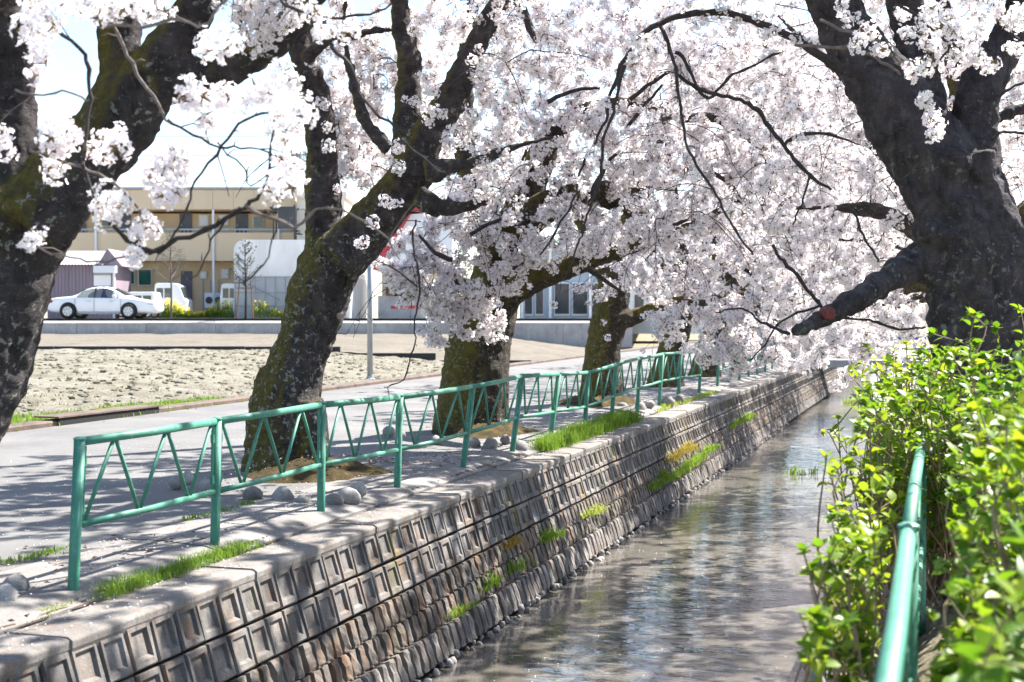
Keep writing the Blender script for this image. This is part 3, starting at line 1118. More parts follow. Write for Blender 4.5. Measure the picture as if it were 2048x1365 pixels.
for y in (553, 585, 612):
    G_.box('purlin', 468, 690, y, y + 1.6, -0.09, -0.062, 'grey_metal')
b = MB()
b.tube([(G_.u(500), -.1, G_.z(570)), (G_.u(560), -.1, G_.z(600))], 0.03, 6)
b.build('brace', M['grey_metal'], G_.root)

# air conditioner boxes by the building
for (x0, x1, lab) in ((409, 428, 'white outdoor unit left of the dark one by the tan building'), (428, 446, 'dark blue-grey outdoor unit right of the white one by the tan building')):
    H = Far('outdoor_unit', (x0 + x1) / 2, 75.2, 1.55, lab, 'outdoor unit')
    bd = H.box('casing', x0, x1, 586, 616, 0.0, 0.4, 'white' if x0 == 409 else 'pale_blue', bevel=.02)
    bb = MB()
    bb.lathe((0, -0.03, H.z(601)), [(0.2, 0.0), (0.2, 0.02), (0.05, 0.025)], 16, 'y')
    bb.build('fan_grille', M['metal_dark'], H.root)
    H.box('foot', x0 + 2, x0 + 5, 616, 640, 0.05, 0.35, 'grey_metal')
    H.box('foot', x1 - 5, x1 - 2, 616, 640, 0.05, 0.35, 'grey_metal')


# ---- vehicles
def wheel(parent, x, y, z, r, wdt):
    b = MB()
    b.lathe((x, y - wdt / 2, z), [(r * .72, 0.01), (r * .9, 0.0), (r, 0.03), (r, wdt - .03), (r * .9, wdt), (r * .7, wdt - .01)], 24, 'y')
    t = b.build('wheel', M['tyre'], parent, True)
    b = MB()
    b.lathe((x, y - wdt / 2 - .012, z), [(r * .18, -.004), (r * .3, 0.0), (r * .66, .004), (r * .70, .03)], 24, 'y')
    b.build('rim', M['rim'], t)
    b = MB()
    for k in range(7):
        a = 2 * math.pi * k / 7
        b.tube([(x + r * .22 * math.cos(a), y - wdt / 2 - .016, z + r * .22 * math.sin(a)), (x + r * .62 * math.cos(a), y - wdt / 2 - .012, z + r * .62 * math.sin(a))], r * .035, 5)
    b.build('spoke', M['metal_dark'], t)['kind'] = 'stuff'


def sedan(loc, rz, label):
    root = empty('sedan_car', loc, rz)
    tag(root, label, 'car')
    # stations: x, z_top, z_belt, half width, underside
    stn = [(0.0, .70, .68, .70, .42), (.06, .84, .80, .77, .30), (.25, .92, .87, .83, .24), (.7, .965, .90, .86, .2), (1.15, .99, .91, .875, .19), (1.35, 1.10, .915, .875, .19), (1.7, 1.33, .91, .88, .18), (2.1, 1.425, .905, .88, .18),
           (2.55, 1.425, .90, .88, .18), (2.9, 1.36, .895, .88, .18), (3.3, 1.16, .885, .875, .18), (3.62, .965, .875, .875, .18), (3.9, .905, .85, .87, .19), (4.35, .83, .79, .85, .2), (4.68, .745, .71, .80, .22), (4.88, .62, .60, .70, .27), (4.95, .50, .48, .62, .34)]
    def sect(s):
        x, zt, zb, w, z0 = s
        g = max(0.0, zt - zb)
        wr = w - 0.05 - 0.52 * g
        return [(x, 0, z0), (x, w * .9, z0), (x, w, z0 + .12), (x, w * 1.005, (z0 + zb) / 2 + .1), (x, w * .985, zb - .03), (x, w * .955, zb), (x, wr + .02, zt - min(.07, g * .5 + .01)), (x, wr - .08, zt - min(.02, g * .2)), (x, 0, zt + min(.02, g * .1))]
    secs = [sect(s) for s in stn]
    v, f = [], []
    k = len(secs[0])
    ring = 2 * k - 2
    for sc in secs:
        v += [(x, -y, z) for x, y, z in sc] + [(x, y, z) for x, y, z in sc[1:-1]][::-1]
    for i in range(len(secs) - 1):
        for j in range(ring):
            j2 = (j + 1) % ring
            if 5 <= i <= 9 and j in (5, ring - 6):
                continue                                   # window openings
            f.append((i * ring + j, (i + 1) * ring + j, (i + 1) * ring + j2, i * ring + j2))
    f.append(tuple(range(ring)))
    f.append(tuple(reversed(range((len(secs) - 1) * ring, len(secs) * ring))))
    me = bpy.data.meshes.new('body')
    me.from_pydata(v, [], f)
    body = link_mesh('body', me, M['white_paint'], root, True)
    md = body.modifiers.new('s', 'SUBSURF')
    md.levels = md.render_levels = 1
    def on_side(x, t, out=.012):
        """point on the side glass: t=0 belt, t=1 roof edge"""
        xs = [s[0] for s in stn]
        zt, zb, w = (np.interp(x, xs, [s[i] for s in stn]) for i in (1, 2, 3))
        g = zt - zb
        wr = w - .05 - .52 * g + .02
        y = (w * .955) * (1 - t) + wr * t
        return (x, -(y + out), zb * (1 - t) + (zt - .07) * t)
    for name, xa, xb in (('rear_side_window', 1.38, 2.14), ('front_side_window', 2.22, 3.28)):
        b = MB()
        N = 8
        lo = [on_side(xa + (xb - xa) * i / N, .02) for i in range(N + 1)]
        hi = [on_side(xa + (xb - xa) * i / N, .97) for i in range(N + 1)]
        if xa < 1.5:
            hi[0] = on_side(1.5, .5); hi[1] = on_side(1.62, .8)
        else:
            hi[-1] = on_side(3.2, .4); hi[-2] = on_side(3.1, .7)
        b.add(lo + hi, [(i, i + 1, N + 2 + i, N + 1 + i) for i in range(N)])
        b.build(name, M['car_glass'], root)
        b = MB()
        q0, q1 = on_side(2.18, 0, .008), on_side(2.18, 1, .008)
        b.box(2.135, 2.225, q0[1] + .02, q0[1] + .03, q0[2], q0[2] + .02)
        b.add([(2.14, q0[1], q0[2]), (2.22, q0[1], q0[2]), (2.22, q1[1], q1[2]), (2.14, q1[1], q1[2])], [(0, 1, 2, 3)])
        if xa < 1.5: b.build('door_pillar', M['metal_dark'], root)
    # windscreen and rear window
    for name, xs_, sg in (('windscreen', (2.98, 3.18, 3.38, 3.55), 1), ('rear_window', (1.26, 1.4, 1.55, 1.68), -1)):
        b = MB()
        v2 = []
        for x in xs_:
            X = [s[0] for s in stn]
            zt, zb, w = (np.interp(x, X, [s[i] for s in stn]) for i in (1, 2, 3))
            wr = w - .05 - .52 * (zt - zb) - .1
            v2 += [(x, -wr, zt + .006), (x, 0, zt + .03), (x, wr, zt + .006)]
        b.add(v2, [(3 * i + j, 3 * i + j + 1, 3 * i + j + 4, 3 * i + j + 3) for i in range(3) for j in range(2)])
        b.build(name, M['glass'], root)
    for xw in (1.02, 3.73):
        for sd in (-1, 1):
            b = MB()
            b.lathe((xw, sd * .885 - .008, .33), [(.36, 0), (.385, .006), (.385, .012), (.36, .016)], 24, 'y')
            b.build('wheel_arch', M['tyre'], root)
            wheel(root, xw, sd * .90, .31, .315, .2)
    for x in (2.18, 1.32, 3.36):
        b = MB()
        b.box(x - .004, x + .004, -.902, -.885, .30, .86)
        b.build('door_seam', M['metal_dark'], root)
    for x in (1.95, 2.95):
        b = MB()
        b.box(x - .09, x + .09, -.915, -.89, .74, .765)
        b.build('door_handle', M['rim'], root, bevel=.006)
    b = MB(); b.box(3.02, 3.2, -1.06, -.88, .93, 1.05); b.build('mirror', M['white_paint'], root, bevel=.04)
    b = MB(); b.box(4.52, 4.82, -.83, -.60, .60, .69); b.build('headlight', M['lamp_clear'], root, bevel=.03)
    b = MB(); b.box(4.52, 4.82, .60, .83, .60, .69); b.build('headlight', M['lamp_clear'], root, bevel=.03)
    b = MB(); b.box(.0, .30, -.845, -.60, .69, .82); b.build('tail_light', M['tail_red'], root, bevel=.03)
    b = MB(); b.box(.0, .30, .60, .845, .69, .82); b.build('tail_light', M['tail_red'], root, bevel=.03)
    b = MB(); b.box(1.5, 3.3, -.9, -.882, .2, .27); b.build('sill', M['grey_metal'], root)
    return root


u_car = (93.7 - 1024) / F * 60.5
sedan(UW(u_car, 61.2, 1.56), THETA, 'white sedan driving on the far road beyond the field')


def kei_van(px, w, length, h, label, truck=False, s=1):
    root = empty('parked_van', UW((px - 1024) / F * w, w, 1.56), THETA)
    tag(root, label, 'van')
    L, Wd = length, 0.72
    pr = [(0, .3), (0, h * .55), (.08, h * .97), (.2, h), (L * .62, h), (L * .78, h * .93), (L * .93, h * .56), (L, h * .5), (L, .3)]
    v = [(x * s, -Wd, z) for x, z in pr] + [(x * s, Wd, z) for x, z in pr]
    n = len(pr)
    b = MB()
    b.add(v, [tuple(range(n)), tuple(reversed(range(n, 2 * n)))] + [(i, i + n, (i + 1) % n + n, (i + 1) % n) for i in range(n)])
    b.build('body', M['white_paint'], root, bevel=.05)
    for (a, c) in ((.10, .30), (.34, .56)):
        b = MB()
        x0, x1 = sorted((a * L * s, c * L * s))
        b.box(x0, x1, -Wd - .012, -Wd - .002, h * .58, h * .86)
        b.build('side_window', M['glass'], root)
    b = MB()
    a, c = (.79 * L, h * .90), (.925 * L, h * .585)
    b.add([((a[0] + .02) * s, -Wd * .88, a[1]), ((a[0] + .02) * s, Wd * .88, a[1]), ((c[0] + .02) * s, Wd * .88, c[1]), ((c[0] + .02) * s, -Wd * .88, c[1])], [(0, 1, 2, 3)])
    b.build('windscreen', M['glass'], root)
    for xw in (.2 * L, .8 * L):
        for sd in (-1, 1):
            wheel(root, xw * s, sd * (Wd - .03), .27, .27, .15)
    b = MB(); x0, x1 = sorted(((L - .06) * s, (L + .02) * s)); b.box(x0, x1, -.6, -.4, .6, .75); b.build('headlight', M['lamp_clear'], root)
    return root


kei_van(314, 72.5, 1.75, 1.85, 'small boxy white van parked before the tan building wall')
kei_van(318, 70.5, 2.1, 1.35, 'low silver-white hatchback parked behind the bonnet of the sedan', s=-1)
kei_van(446, 71.0, 1.5, 1.8, 'white van nose showing beside the film greenhouse', s=1)

# person at the wheel of the sedan: one skinned figure seen through the side window
def person_driver():
    me = bpy.data.meshes.new('person')
    pts = [(0, 0, 0), (0.0, 0, .22), (0.02, 0, .44), (0.03, 0, .54), (0.05, 0, .66), (0.0, -.19, .42), (.16, -.22, .22), (.36, -.16, .30), (0.0, .19, .42), (.16, .22, .22), (.36, .16, .30), (.42, -.1, 0.0), (.42, .1, 0.0)]
    ed = [(0, 1), (1, 2), (2, 3), (3, 4), (2, 5), (5, 6), (6, 7), (2, 8), (8, 9), (9, 10), (0, 11), (0, 12)]
    rad = [.15, .15, .13, .055, .105, .065, .045, .035, .065, .045, .035, .07, .07]
    me.from_pydata(pts, ed, [])
    o = link_mesh('person', me, [M['navy_cloth']])
    md = o.modifiers.new('skin', 'SKIN')
    for i, r in enumerate(rad):
        me.skin_vertices[0].data[i].radius = (r, r)
    me.skin_vertices[0].data[0].use_root = True
    o.modifiers.new('sub', 'SUBSURF').render_levels = 1
    return o

drv = person_driver()
tag(drv, 'driver in a blue shirt sitting at the wheel of the white sedan', 'person')
for f_ in range(1):
    q = UW(u_car, 61.2, 1.56) + RIGHT * 2.42 - AHEAD * 0.32
    drv.location = (q.x, q.y, q.z + 0.62)
    drv.rotation_euler = (0, 0, THETA)
hd = MB()
hd.lathe((0.05, 0, .585), [(.04, 0), (.07, .04), (.085, .1), (.08, .15), (.05, .19), (.01, .2)], 12)
head_o = hd.build('face', M['skin'], drv, True)
hr = MB()
hr.lathe((0.03, 0, .68), [(.092, 0), (.095, .04), (.085, .09), (.05, .12), (.01, .13)], 12)
hr.build('hair', M['tyre'], drv, True)

# yellow rape flowers along the far road
def flower_bed(name, x0, x1, w, n, label):
    root = empty(name, UW((x0 - 1024) / F * w, w, 1.56), THETA)
    tag(root, label, 'flowers')
    ua = (x1 - x0) / F * w
    g, y = MB(), MB()
    for k in range(n):
        cx, cy = random.uniform(0, ua), random.uniform(-.5, .7)
        h = random.uniform(.25, .85) * (0.7 + .4 * math.sin(cx * 2.2 + 1))
        g.tube([(cx, cy, 0), (cx + random.uniform(-.06, .06), cy, h)], .012, 3, False)
        for q in range(3):
            a, zz = random.uniform(0, 6.3), random.uniform(.1, .8) * h
            dx, dy = math.cos(a) * .12, math.sin(a) * .12
            g.add([(cx, cy, zz), (cx + dx - dy * .3, cy + dy + dx * .3, zz + .08), (cx + dx * 1.4, cy + dy * 1.4, zz + .04), (cx + dx + dy * .3, cy + dy - dx * .3, zz + .06)], [(0, 1, 2, 3)])
        for q in range(5):
            a = random.uniform(0, 6.3)
            px_, py_, pz_ = cx + random.uniform(-.07, .07), cy + random.uniform(-.07, .07), h + random.uniform(-.1, .06)
            r = random.uniform(.03, .05)
            y.add([(px_ - r, py_, pz_ - r * .4), (px_, py_ - r, pz_ + r * .5), (px_ + r, py_, pz_ - r * .2), (px_, py_ + r, pz_ + r)], [(0, 1, 2, 3)])
    g.build('leaves', M['grass'], root)['kind'] = 'stuff'
    y.build('blooms', M['rape'], root)['kind'] = 'stuff'
flower_bed('rape_flowers', 326, 462, 66.8, 330, 'bed of yellow rape flowers right of the white sedan')
flower_bed('rape_flowers', 505, 572, 66.6, 110, 'small bed of yellow rape flowers in front of the film greenhouse')


# staked young street trees
def young_tree(px, w, h, label, tone, stakes=True, tuft='dry_grass'):
    root = empty('young_tree', UW((px - 1024) / F * w, w, 1.5), THETA)
    tag(root, label, 'tree')
    t = MB()
    pts = [(0, 0, 0), (.03, 0, h * .35), (-.02, .02, h * .7), (.02, 0, h)]
    t.tube(pts, [.055, .045, .03, .008], 7)
    t.build('trunk', M[tone], root, True)
    tw, lv = MB(), MB()
    for k in range(46):
        z0 = random.uniform(h * .38, h * .95)
        a = random.uniform(0, 6.3)
        L = (h - z0) * .4 + .2
        e = Vector((math.cos(a) * L * .75, math.sin(a) * L * .75, z0 + L * .75))
        m_ = Vector((math.cos(a) * L * .45, math.sin(a) * L * .45, z0 + L * .32))
        tw.tube([(0, 0, z0), m_, e], [.016, .011, .005], 4, False)
        for q in range(3 if stakes else 7):
            c = m_.lerp(e, random.random()) + Vector((random.gauss(0, .08), random.gauss(0, .08), random.gauss(0, .08)))
            r = random.uniform(.02, .04)
            lv.add([c + Vector((-r, 0, -r)), c + Vector((r, 0, -r * .4)), c + Vector((r * .6, r, r)), c + Vector((-r, r, r * .5))], [(0, 1, 2, 3)])
    tw.build('branches', M[tone], root)['kind'] = 'stuff'
    lv.build('crown', M[tuft], root)['kind'] = 'stuff'
    if stakes:
        for dx in (-.28, .28):
            s_ = MB()
            s_.tube([(dx * 1.3, -.1, 0), (dx * .9, -.05, 1.75)], .03, 6)
            s_.build('stake', M['brown_wood'], root)
        s_ = MB()
        s_.tube([(-.36, -.09, 1.4), (.36, -.09, 1.4)], .025, 6)
        s_.build('crossbar', M['brown_wood'], root)
young_tree(342, 66.0, 4.3, 'thin yellowish young tree standing in the rape flower bed', 'twig_pale', False)
young_tree(491, 60.3, 3.5, 'staked bare young tree in front of the film greenhouse', 'twig')

# grey pole at the field edge
pole_p = P(740, 768, 33.0)
r_ = empty('grey_pole', (pole_p.x, pole_p.y, z_kerb(pole_p.y) - .05))
tag(r_, 'plain grey metal pole standing on the kerb at field edge', 'pole')
b = MB(); b.tube([(0, 0, 0), (0, 0, 3.9)], [.068, .06], 14); b.build('shaft', M['grey_metal'], r_, True)
b = MB(); b.lathe((0, 0, 0), [(.13, 0), (.13, .05), (.085, .07), (.08, .12)], 14); b.build('base', M['grey_metal'], r_)
b = MB(); b.lathe((0, 0, 3.9), [(.062, 0), (.05, .03), (.01, .05)], 14); b.build('cap', M['grey_metal'], r_)

# white hall with red gable trim
K_ = Far('red_trimmed_hall', 805, 72.0, 1.55, 'white gabled hall with red roof edge and brown posts beyond grey pole', 'building')
b = MB()
za, zb_ = K_.z(540), K_.z(430)
b.add([(K_.u(757), 0, za), (K_.u(905), 0, za), (K_.u(905), 0, zb_ + .2), (K_.u(812), 0, zb_), (K_.u(757), 5, za), (K_.u(905), 5, za), (K_.u(905), 5, zb_ + .2), (K_.u(812), 5, zb_)], [(0, 1, 2, 3), (7, 6, 5, 4), (0, 4, 5, 1), (1, 5, 6, 2), (2, 6, 7, 3), (3, 7, 4, 0)])
b.build('gable', M['white'], K_.root)
b = MB()
b.add([(K_.u(746), -.3, za), (K_.u(757), -.3, za), (K_.u(822), -.3, zb_), (K_.u(806), -.3, zb_ + .25), (K_.u(746), 5.2, za), (K_.u(757), 5.2, za), (K_.u(822), 5.2, zb_), (K_.u(806), 5.2, zb_ + .25)], [(0, 1, 2, 3), (7, 6, 5, 4), (0, 4, 5, 1), (1, 5, 6, 2), (2, 6, 7, 3), (3, 7, 4, 0)])
b.build('red_edge', M['red'], K_.root)
b = MB()
b.box(K_.u(806), K_.u(905), -.3, 5.2, zb_ + .2, zb_ + .45)
b.build('ridge_edge', M['red'], K_.root)
for x in (772, 788, 804, 826, 850):
    K_.box('post', x, x + 5, 540, 640, 0.2, 0.5, 'brown_wood')
K_.box('back_wall', 764, 900, 540, 640, 2.2, 2.4, 'cream')
K_.box('counter', 756, 852, 592, 640, -0.5, 0.1, 'far_concrete')
K_.box('counter_top', 775, 850, 588, 592, -0.6, 0.12, 'brown_wood')
K_.box('red_panel', 782, 846, 612, 618, -0.53, -0.505, 'red')

# glass fronted pale building far right of it
Q_ = Far('glass_front_building', 1130, 74.0, 1.55, 'pale blue-grey low building with glass doors glimpsed between cherry trunks', 'building')
Q_.box('wall', 1040, 1230, 500, 640, 0.3, 6.0, 'pale_blue')
Q_.box('roof_edge', 1036, 1236, 490, 502, -0.4, 6.2, 'white')
for x0, x1 in ((1048, 1066), (1070, 1088), (1108, 1140), (1144, 1176), (1182, 1200), (1206, 1222)):
    f_ = Q_.box('window', x0, x1, 565, 632, 0.2, 0.29, 'white')
    Q_.box('pane', x0 + 2, x1 - 2, 568, 628, 0.12, 0.195, 'glass', f_)
for x in (1042, 1098, 1178):
    Q_.box('pillar', x, x + 5, 502, 640, -0.2, 0.1, 'white')

# long pale houses behind the far end of the road
for x0, x1, top, wd_, lab in ((1215, 1420, 560, 95.0, 'pale grey house behind the far cherry trunks at the road end'), (1440, 1740, 548, 100.0, 'cream house far behind the canal, nearly hidden by blossom')):
    Z_ = Far('distant_house', (x0 + x1) / 2, wd_, .6, lab, 'building')
    Z_.box('wall', x0, x1, top, 668, 0, 8, 'white' if x0 < 1300 else 'cream')
    bb = MB()
    ua, ub, zt_ = Z_.u(x0 - 8), Z_.u(x1 + 8), Z_.z(top)
    bb.add([(ua, -.6, zt_), (ub, -.6, zt_), (ub, 8.6, zt_), (ua, 8.6, zt_), (ua + 1, 4, zt_ + 1.5), (ub - 1, 4, zt_ + 1.5)], [(0, 1, 5, 4), (2, 3, 4, 5), (1, 2, 5), (3, 0, 4), (3, 2, 1, 0)])
    bb.build('roof', M['roof_grey'], Z_.root)
    for k in range(int((x1 - x0) / 40)):
        f_ = Z_.box('window', x0 + 12 + k * 40, x0 + 34 + k * 40, 588, 620, -.08, -.003, 'white')
        Z_.box('pane', x0 + 14 + k * 40, x0 + 32 + k * 40, 590, 618, -.12, -.083, 'glass', f_)

# overhead wires and their poles far behind
for x0, ztop in ((60, 9.9), (620, 9.3)):
    pt = UW((x0 - 1024) / F * 92, 92, 1.5)
    up_ = empty('utility_pole', pt)
    tag(up_, 'concrete utility pole behind the tan building, %s' % ('left of the shed' if x0 < 100 else 'hidden by the leaning cherry'), 'pole')
    b = MB(); b.tube([(0, 0, 0), (0, 0, ztop)], [.16, .11], 10); b.build('shaft', M['far_concrete'], up_, True)
    b = MB(); b.box(-.9, .9, -.05, .05, ztop - .6, ztop - .5); b.build('crossarm', M['grey_metal'], up_)
for i, (ya, yb) in enumerate(((352, 338), (300, 288), (262, 250))):
    a, c = P(-200, ya, 92), P(1100, yb, 92)
    b = MB()
    b.tube([a.lerp(c, t / 12) + Vector((0, 0, -1.2 * (1 - (t / 6 - 1) ** 2) * .5)) for t in range(13)], .018, 4)
    tag(b.build('power_line', M['metal_dark'], None), ('lowest', 'middle', 'topmost')[i] + ' of the faint power lines crossing the sky', 'cable', 'power lines')

# bridge with blue rail across the far canal
br = empty('foot_bridge', (-2.4, 52, 0))
tag(br, 'small far bridge with blue rail crossing the canal', 'bridge')
b = MB(); b.box(-3.2, 3.2, -.8, .8, -.25, .02); b.build('deck', M['far_concrete'], br)
for y in (-.8, .8):
    b = MB(); b.box(-3.2, 3.2, y - .04, y + .04, .78, .88); b.build('rail', M['blue'], br)
    b = MB(); b.box(-3.2, 3.2, y - .03, y + .03, .4, .46); b.build('rail', M['blue'], br)
    for x in np.linspace(-3.1, 3.1, 6):
        b = MB(); b.box(x - .04, x + .04, y - .035, y + .035, .02, .80); b.build('post', M['blue'], br)

# ------------------------------------------------------------------ cherry blossom clusters
def cluster_mesh(seed, nflower, rad):
    """A ball of five-petalled flowers on short stalks."""
    rr = random.Random(seed)
    v, f, mi = [], [], []
    def tri(pts, faces, m):
        b = len(v)
        v.extend([tuple(p) for p in pts])
        f.extend([tuple(b + i for i in q) for q in faces])
        mi.extend([m] * len(faces))
    for k in range(nflower):
        z = 1 - 2 * (k + .5) / nflower
        a = k * 2.39996 + rr.uniform(-.3, .3)
        d = Vector((math.cos(a) * math.sqrt(max(0, 1 - z * z)), math.sin(a) * math.sqrt(max(0, 1 - z * z)), z))
        d = (d + Vector((rr.gauss(0, .45), rr.gauss(0, .45), rr.gauss(0, .45)))).normalized()
        c = d * rad * rr.uniform(.5, 1.15)
        d = (d + Vector((rr.gauss(0, .3), rr.gauss(0, .3), rr.gauss(0, .3)))).normalized()
        t1 = d.orthogonal().normalized()
        t2 = d.cross(t1)
        ph = rr.uniform(0, 6.3)
        L = rr.uniform(.0165, .0205)
        op = rr.uniform(.25, .75)
        for p in range(5):
            an = ph + p * 1.2566
            r = t1 * math.cos(an) + t2 * math.sin(an)
            s = t1 * -math.sin(an) + t2 * math.cos(an)
            base = c + r * .002
            mid = c + r * L * .62 + d * L * op * .35
            tip = c + r * L + d * L * op * .8
            w = L * .48
            tri([base, mid + s * w, tip + s * w * .45, tip - s * w * .45, mid - s * w, mid + r * L * .08 - d * .001], [(0, 1, 5), (1, 2, 5), (5, 2, 3), (5, 3, 4), (0, 5, 4)], 0)
        e = .0034
        tri([c + t1 * e + d * .002, c + (t2 * .87 - t1 * .5) * e + d * .002, c - (t2 * .87 + t1 * .5) * e + d * .002, c + d * .007], [(0, 1, 3), (1, 2, 3), (2, 0, 3)], 1)
        if k % 3 == 0:
            g = t1 * .0016
            tri([g, -g, c - g * .8, c + g * .8], [(0, 1, 2, 3)], 2)
    for k in range(5):
        a = Vector((rr.gauss(0, 1), rr.gauss(0, 1), rr.gauss(0, 1))).normalized()
        o_ = a.orthogonal().normalized() * .008
        tri([a * .005 - o_, a * .005 + o_, a * rad * .95 + o_ * .3, a * rad * .95 - o_ * .3], [(0, 1, 2, 3)], 2)
    me = bpy.data.meshes.new('blossom_cluster')
    me.from_pydata(v, [], f)
    for m in ('petal', 'calyx', 'bract'):
        me.materials.append(M[m])
    me.polygons.foreach_set('material_index', mi)
    return me


CL = [cluster_mesh(1, 20, .055), cluster_mesh(2, 26, .062), cluster_mesh(3, 16, .048), cluster_mesh(4, 30, .068), cluster_mesh(5, 11, .04), cluster_mesh(6, 23, .058)]
CL_SRC = []
for me in CL:
    CL_SRC.append(bpy.data.objects.new('blossom_source', me))      # never linked to the scene: only read by the crowns


def crown_nodes():
    ng = bpy.data.node_groups.new('blossom_scatter', 'GeometryNodeTree')
    ng.interface.new_socket(name='Geometry', in_out='INPUT', socket_type='NodeSocketGeometry')
    ng.interface.new_socket(name='Geometry', in_out='OUTPUT', socket_type='NodeSocketGeometry')
    gi = ng.nodes.new('NodeGroupInput')
    go = ng.nodes.new('NodeGroupOutput')
    jn = ng.nodes.new('GeometryNodeJoinGeometry')
    for o in CL_SRC:
        oi = ng.nodes.new('GeometryNodeObjectInfo')
        oi.inputs['Object'].default_value = o
        oi.inputs['As Instance'].default_value = True
        ng.links.new(oi.outputs['Geometry'], jn.inputs[0])
    ip = ng.nodes.new('GeometryNodeInstanceOnPoints')
    ip.inputs['Pick Instance'].default_value = True
    ri = ng.nodes.new('FunctionNodeRandomValue')
    ri.data_type = 'INT'
    for s in ri.inputs:
        if s.type == 'INT' and s.name == 'Max': s.default_value = len(CL_SRC) - 1
        if s.type == 'INT' and s.name == 'Min': s.default_value = 0
    iout = [s for s in ri.outputs if s.type == 'INT'][0]
    rv = ng.nodes.new('FunctionNodeRandomValue')
    rv.data_type = 'FLOAT_VECTOR'
    for s in rv.inputs:
        if s.type == 'VECTOR' and s.name == 'Max': s.default_value = (6.28, 6.28, 6.28)
    vout = [s for s in rv.outputs if s.type == 'VECTOR'][0]
    rs = ng.nodes.new('FunctionNodeRandomValue')
    rs.data_type = 'FLOAT'
    for s in rs.inputs:
        if s.type == 'VALUE' and s.name == 'Min': s.default_value = 0.75
        if s.type == 'VALUE' and s.name == 'Max': s.default_value = 1.3
    sout = [s for s in rs.outputs if s.type == 'VALUE'][0]
    ng.links.new(gi.outputs[0], ip.inputs['Points'])
    ng.links.new(jn.outputs[0], ip.inputs['Instance'])
    ng.links.new(iout, ip.inputs['Instance Index'])
    ng.links.new(vout, ip.inputs['Rotation'])
    ng.links.new(sout, ip.inputs['Scale'])
    ng.links.new(ip.outputs[0], go.inputs[0])
    return ng


CROWN_NG = crown_nodes()


# ------------------------------------------------------------------ cherry trees
def W4(row, zc0):
    px, py, r = row[:3]
    zc = row[3] if len(row) > 3 else zc0
    p = P(px, py, zc)
    return (p.x, p.y, p.z, r / F * zc)


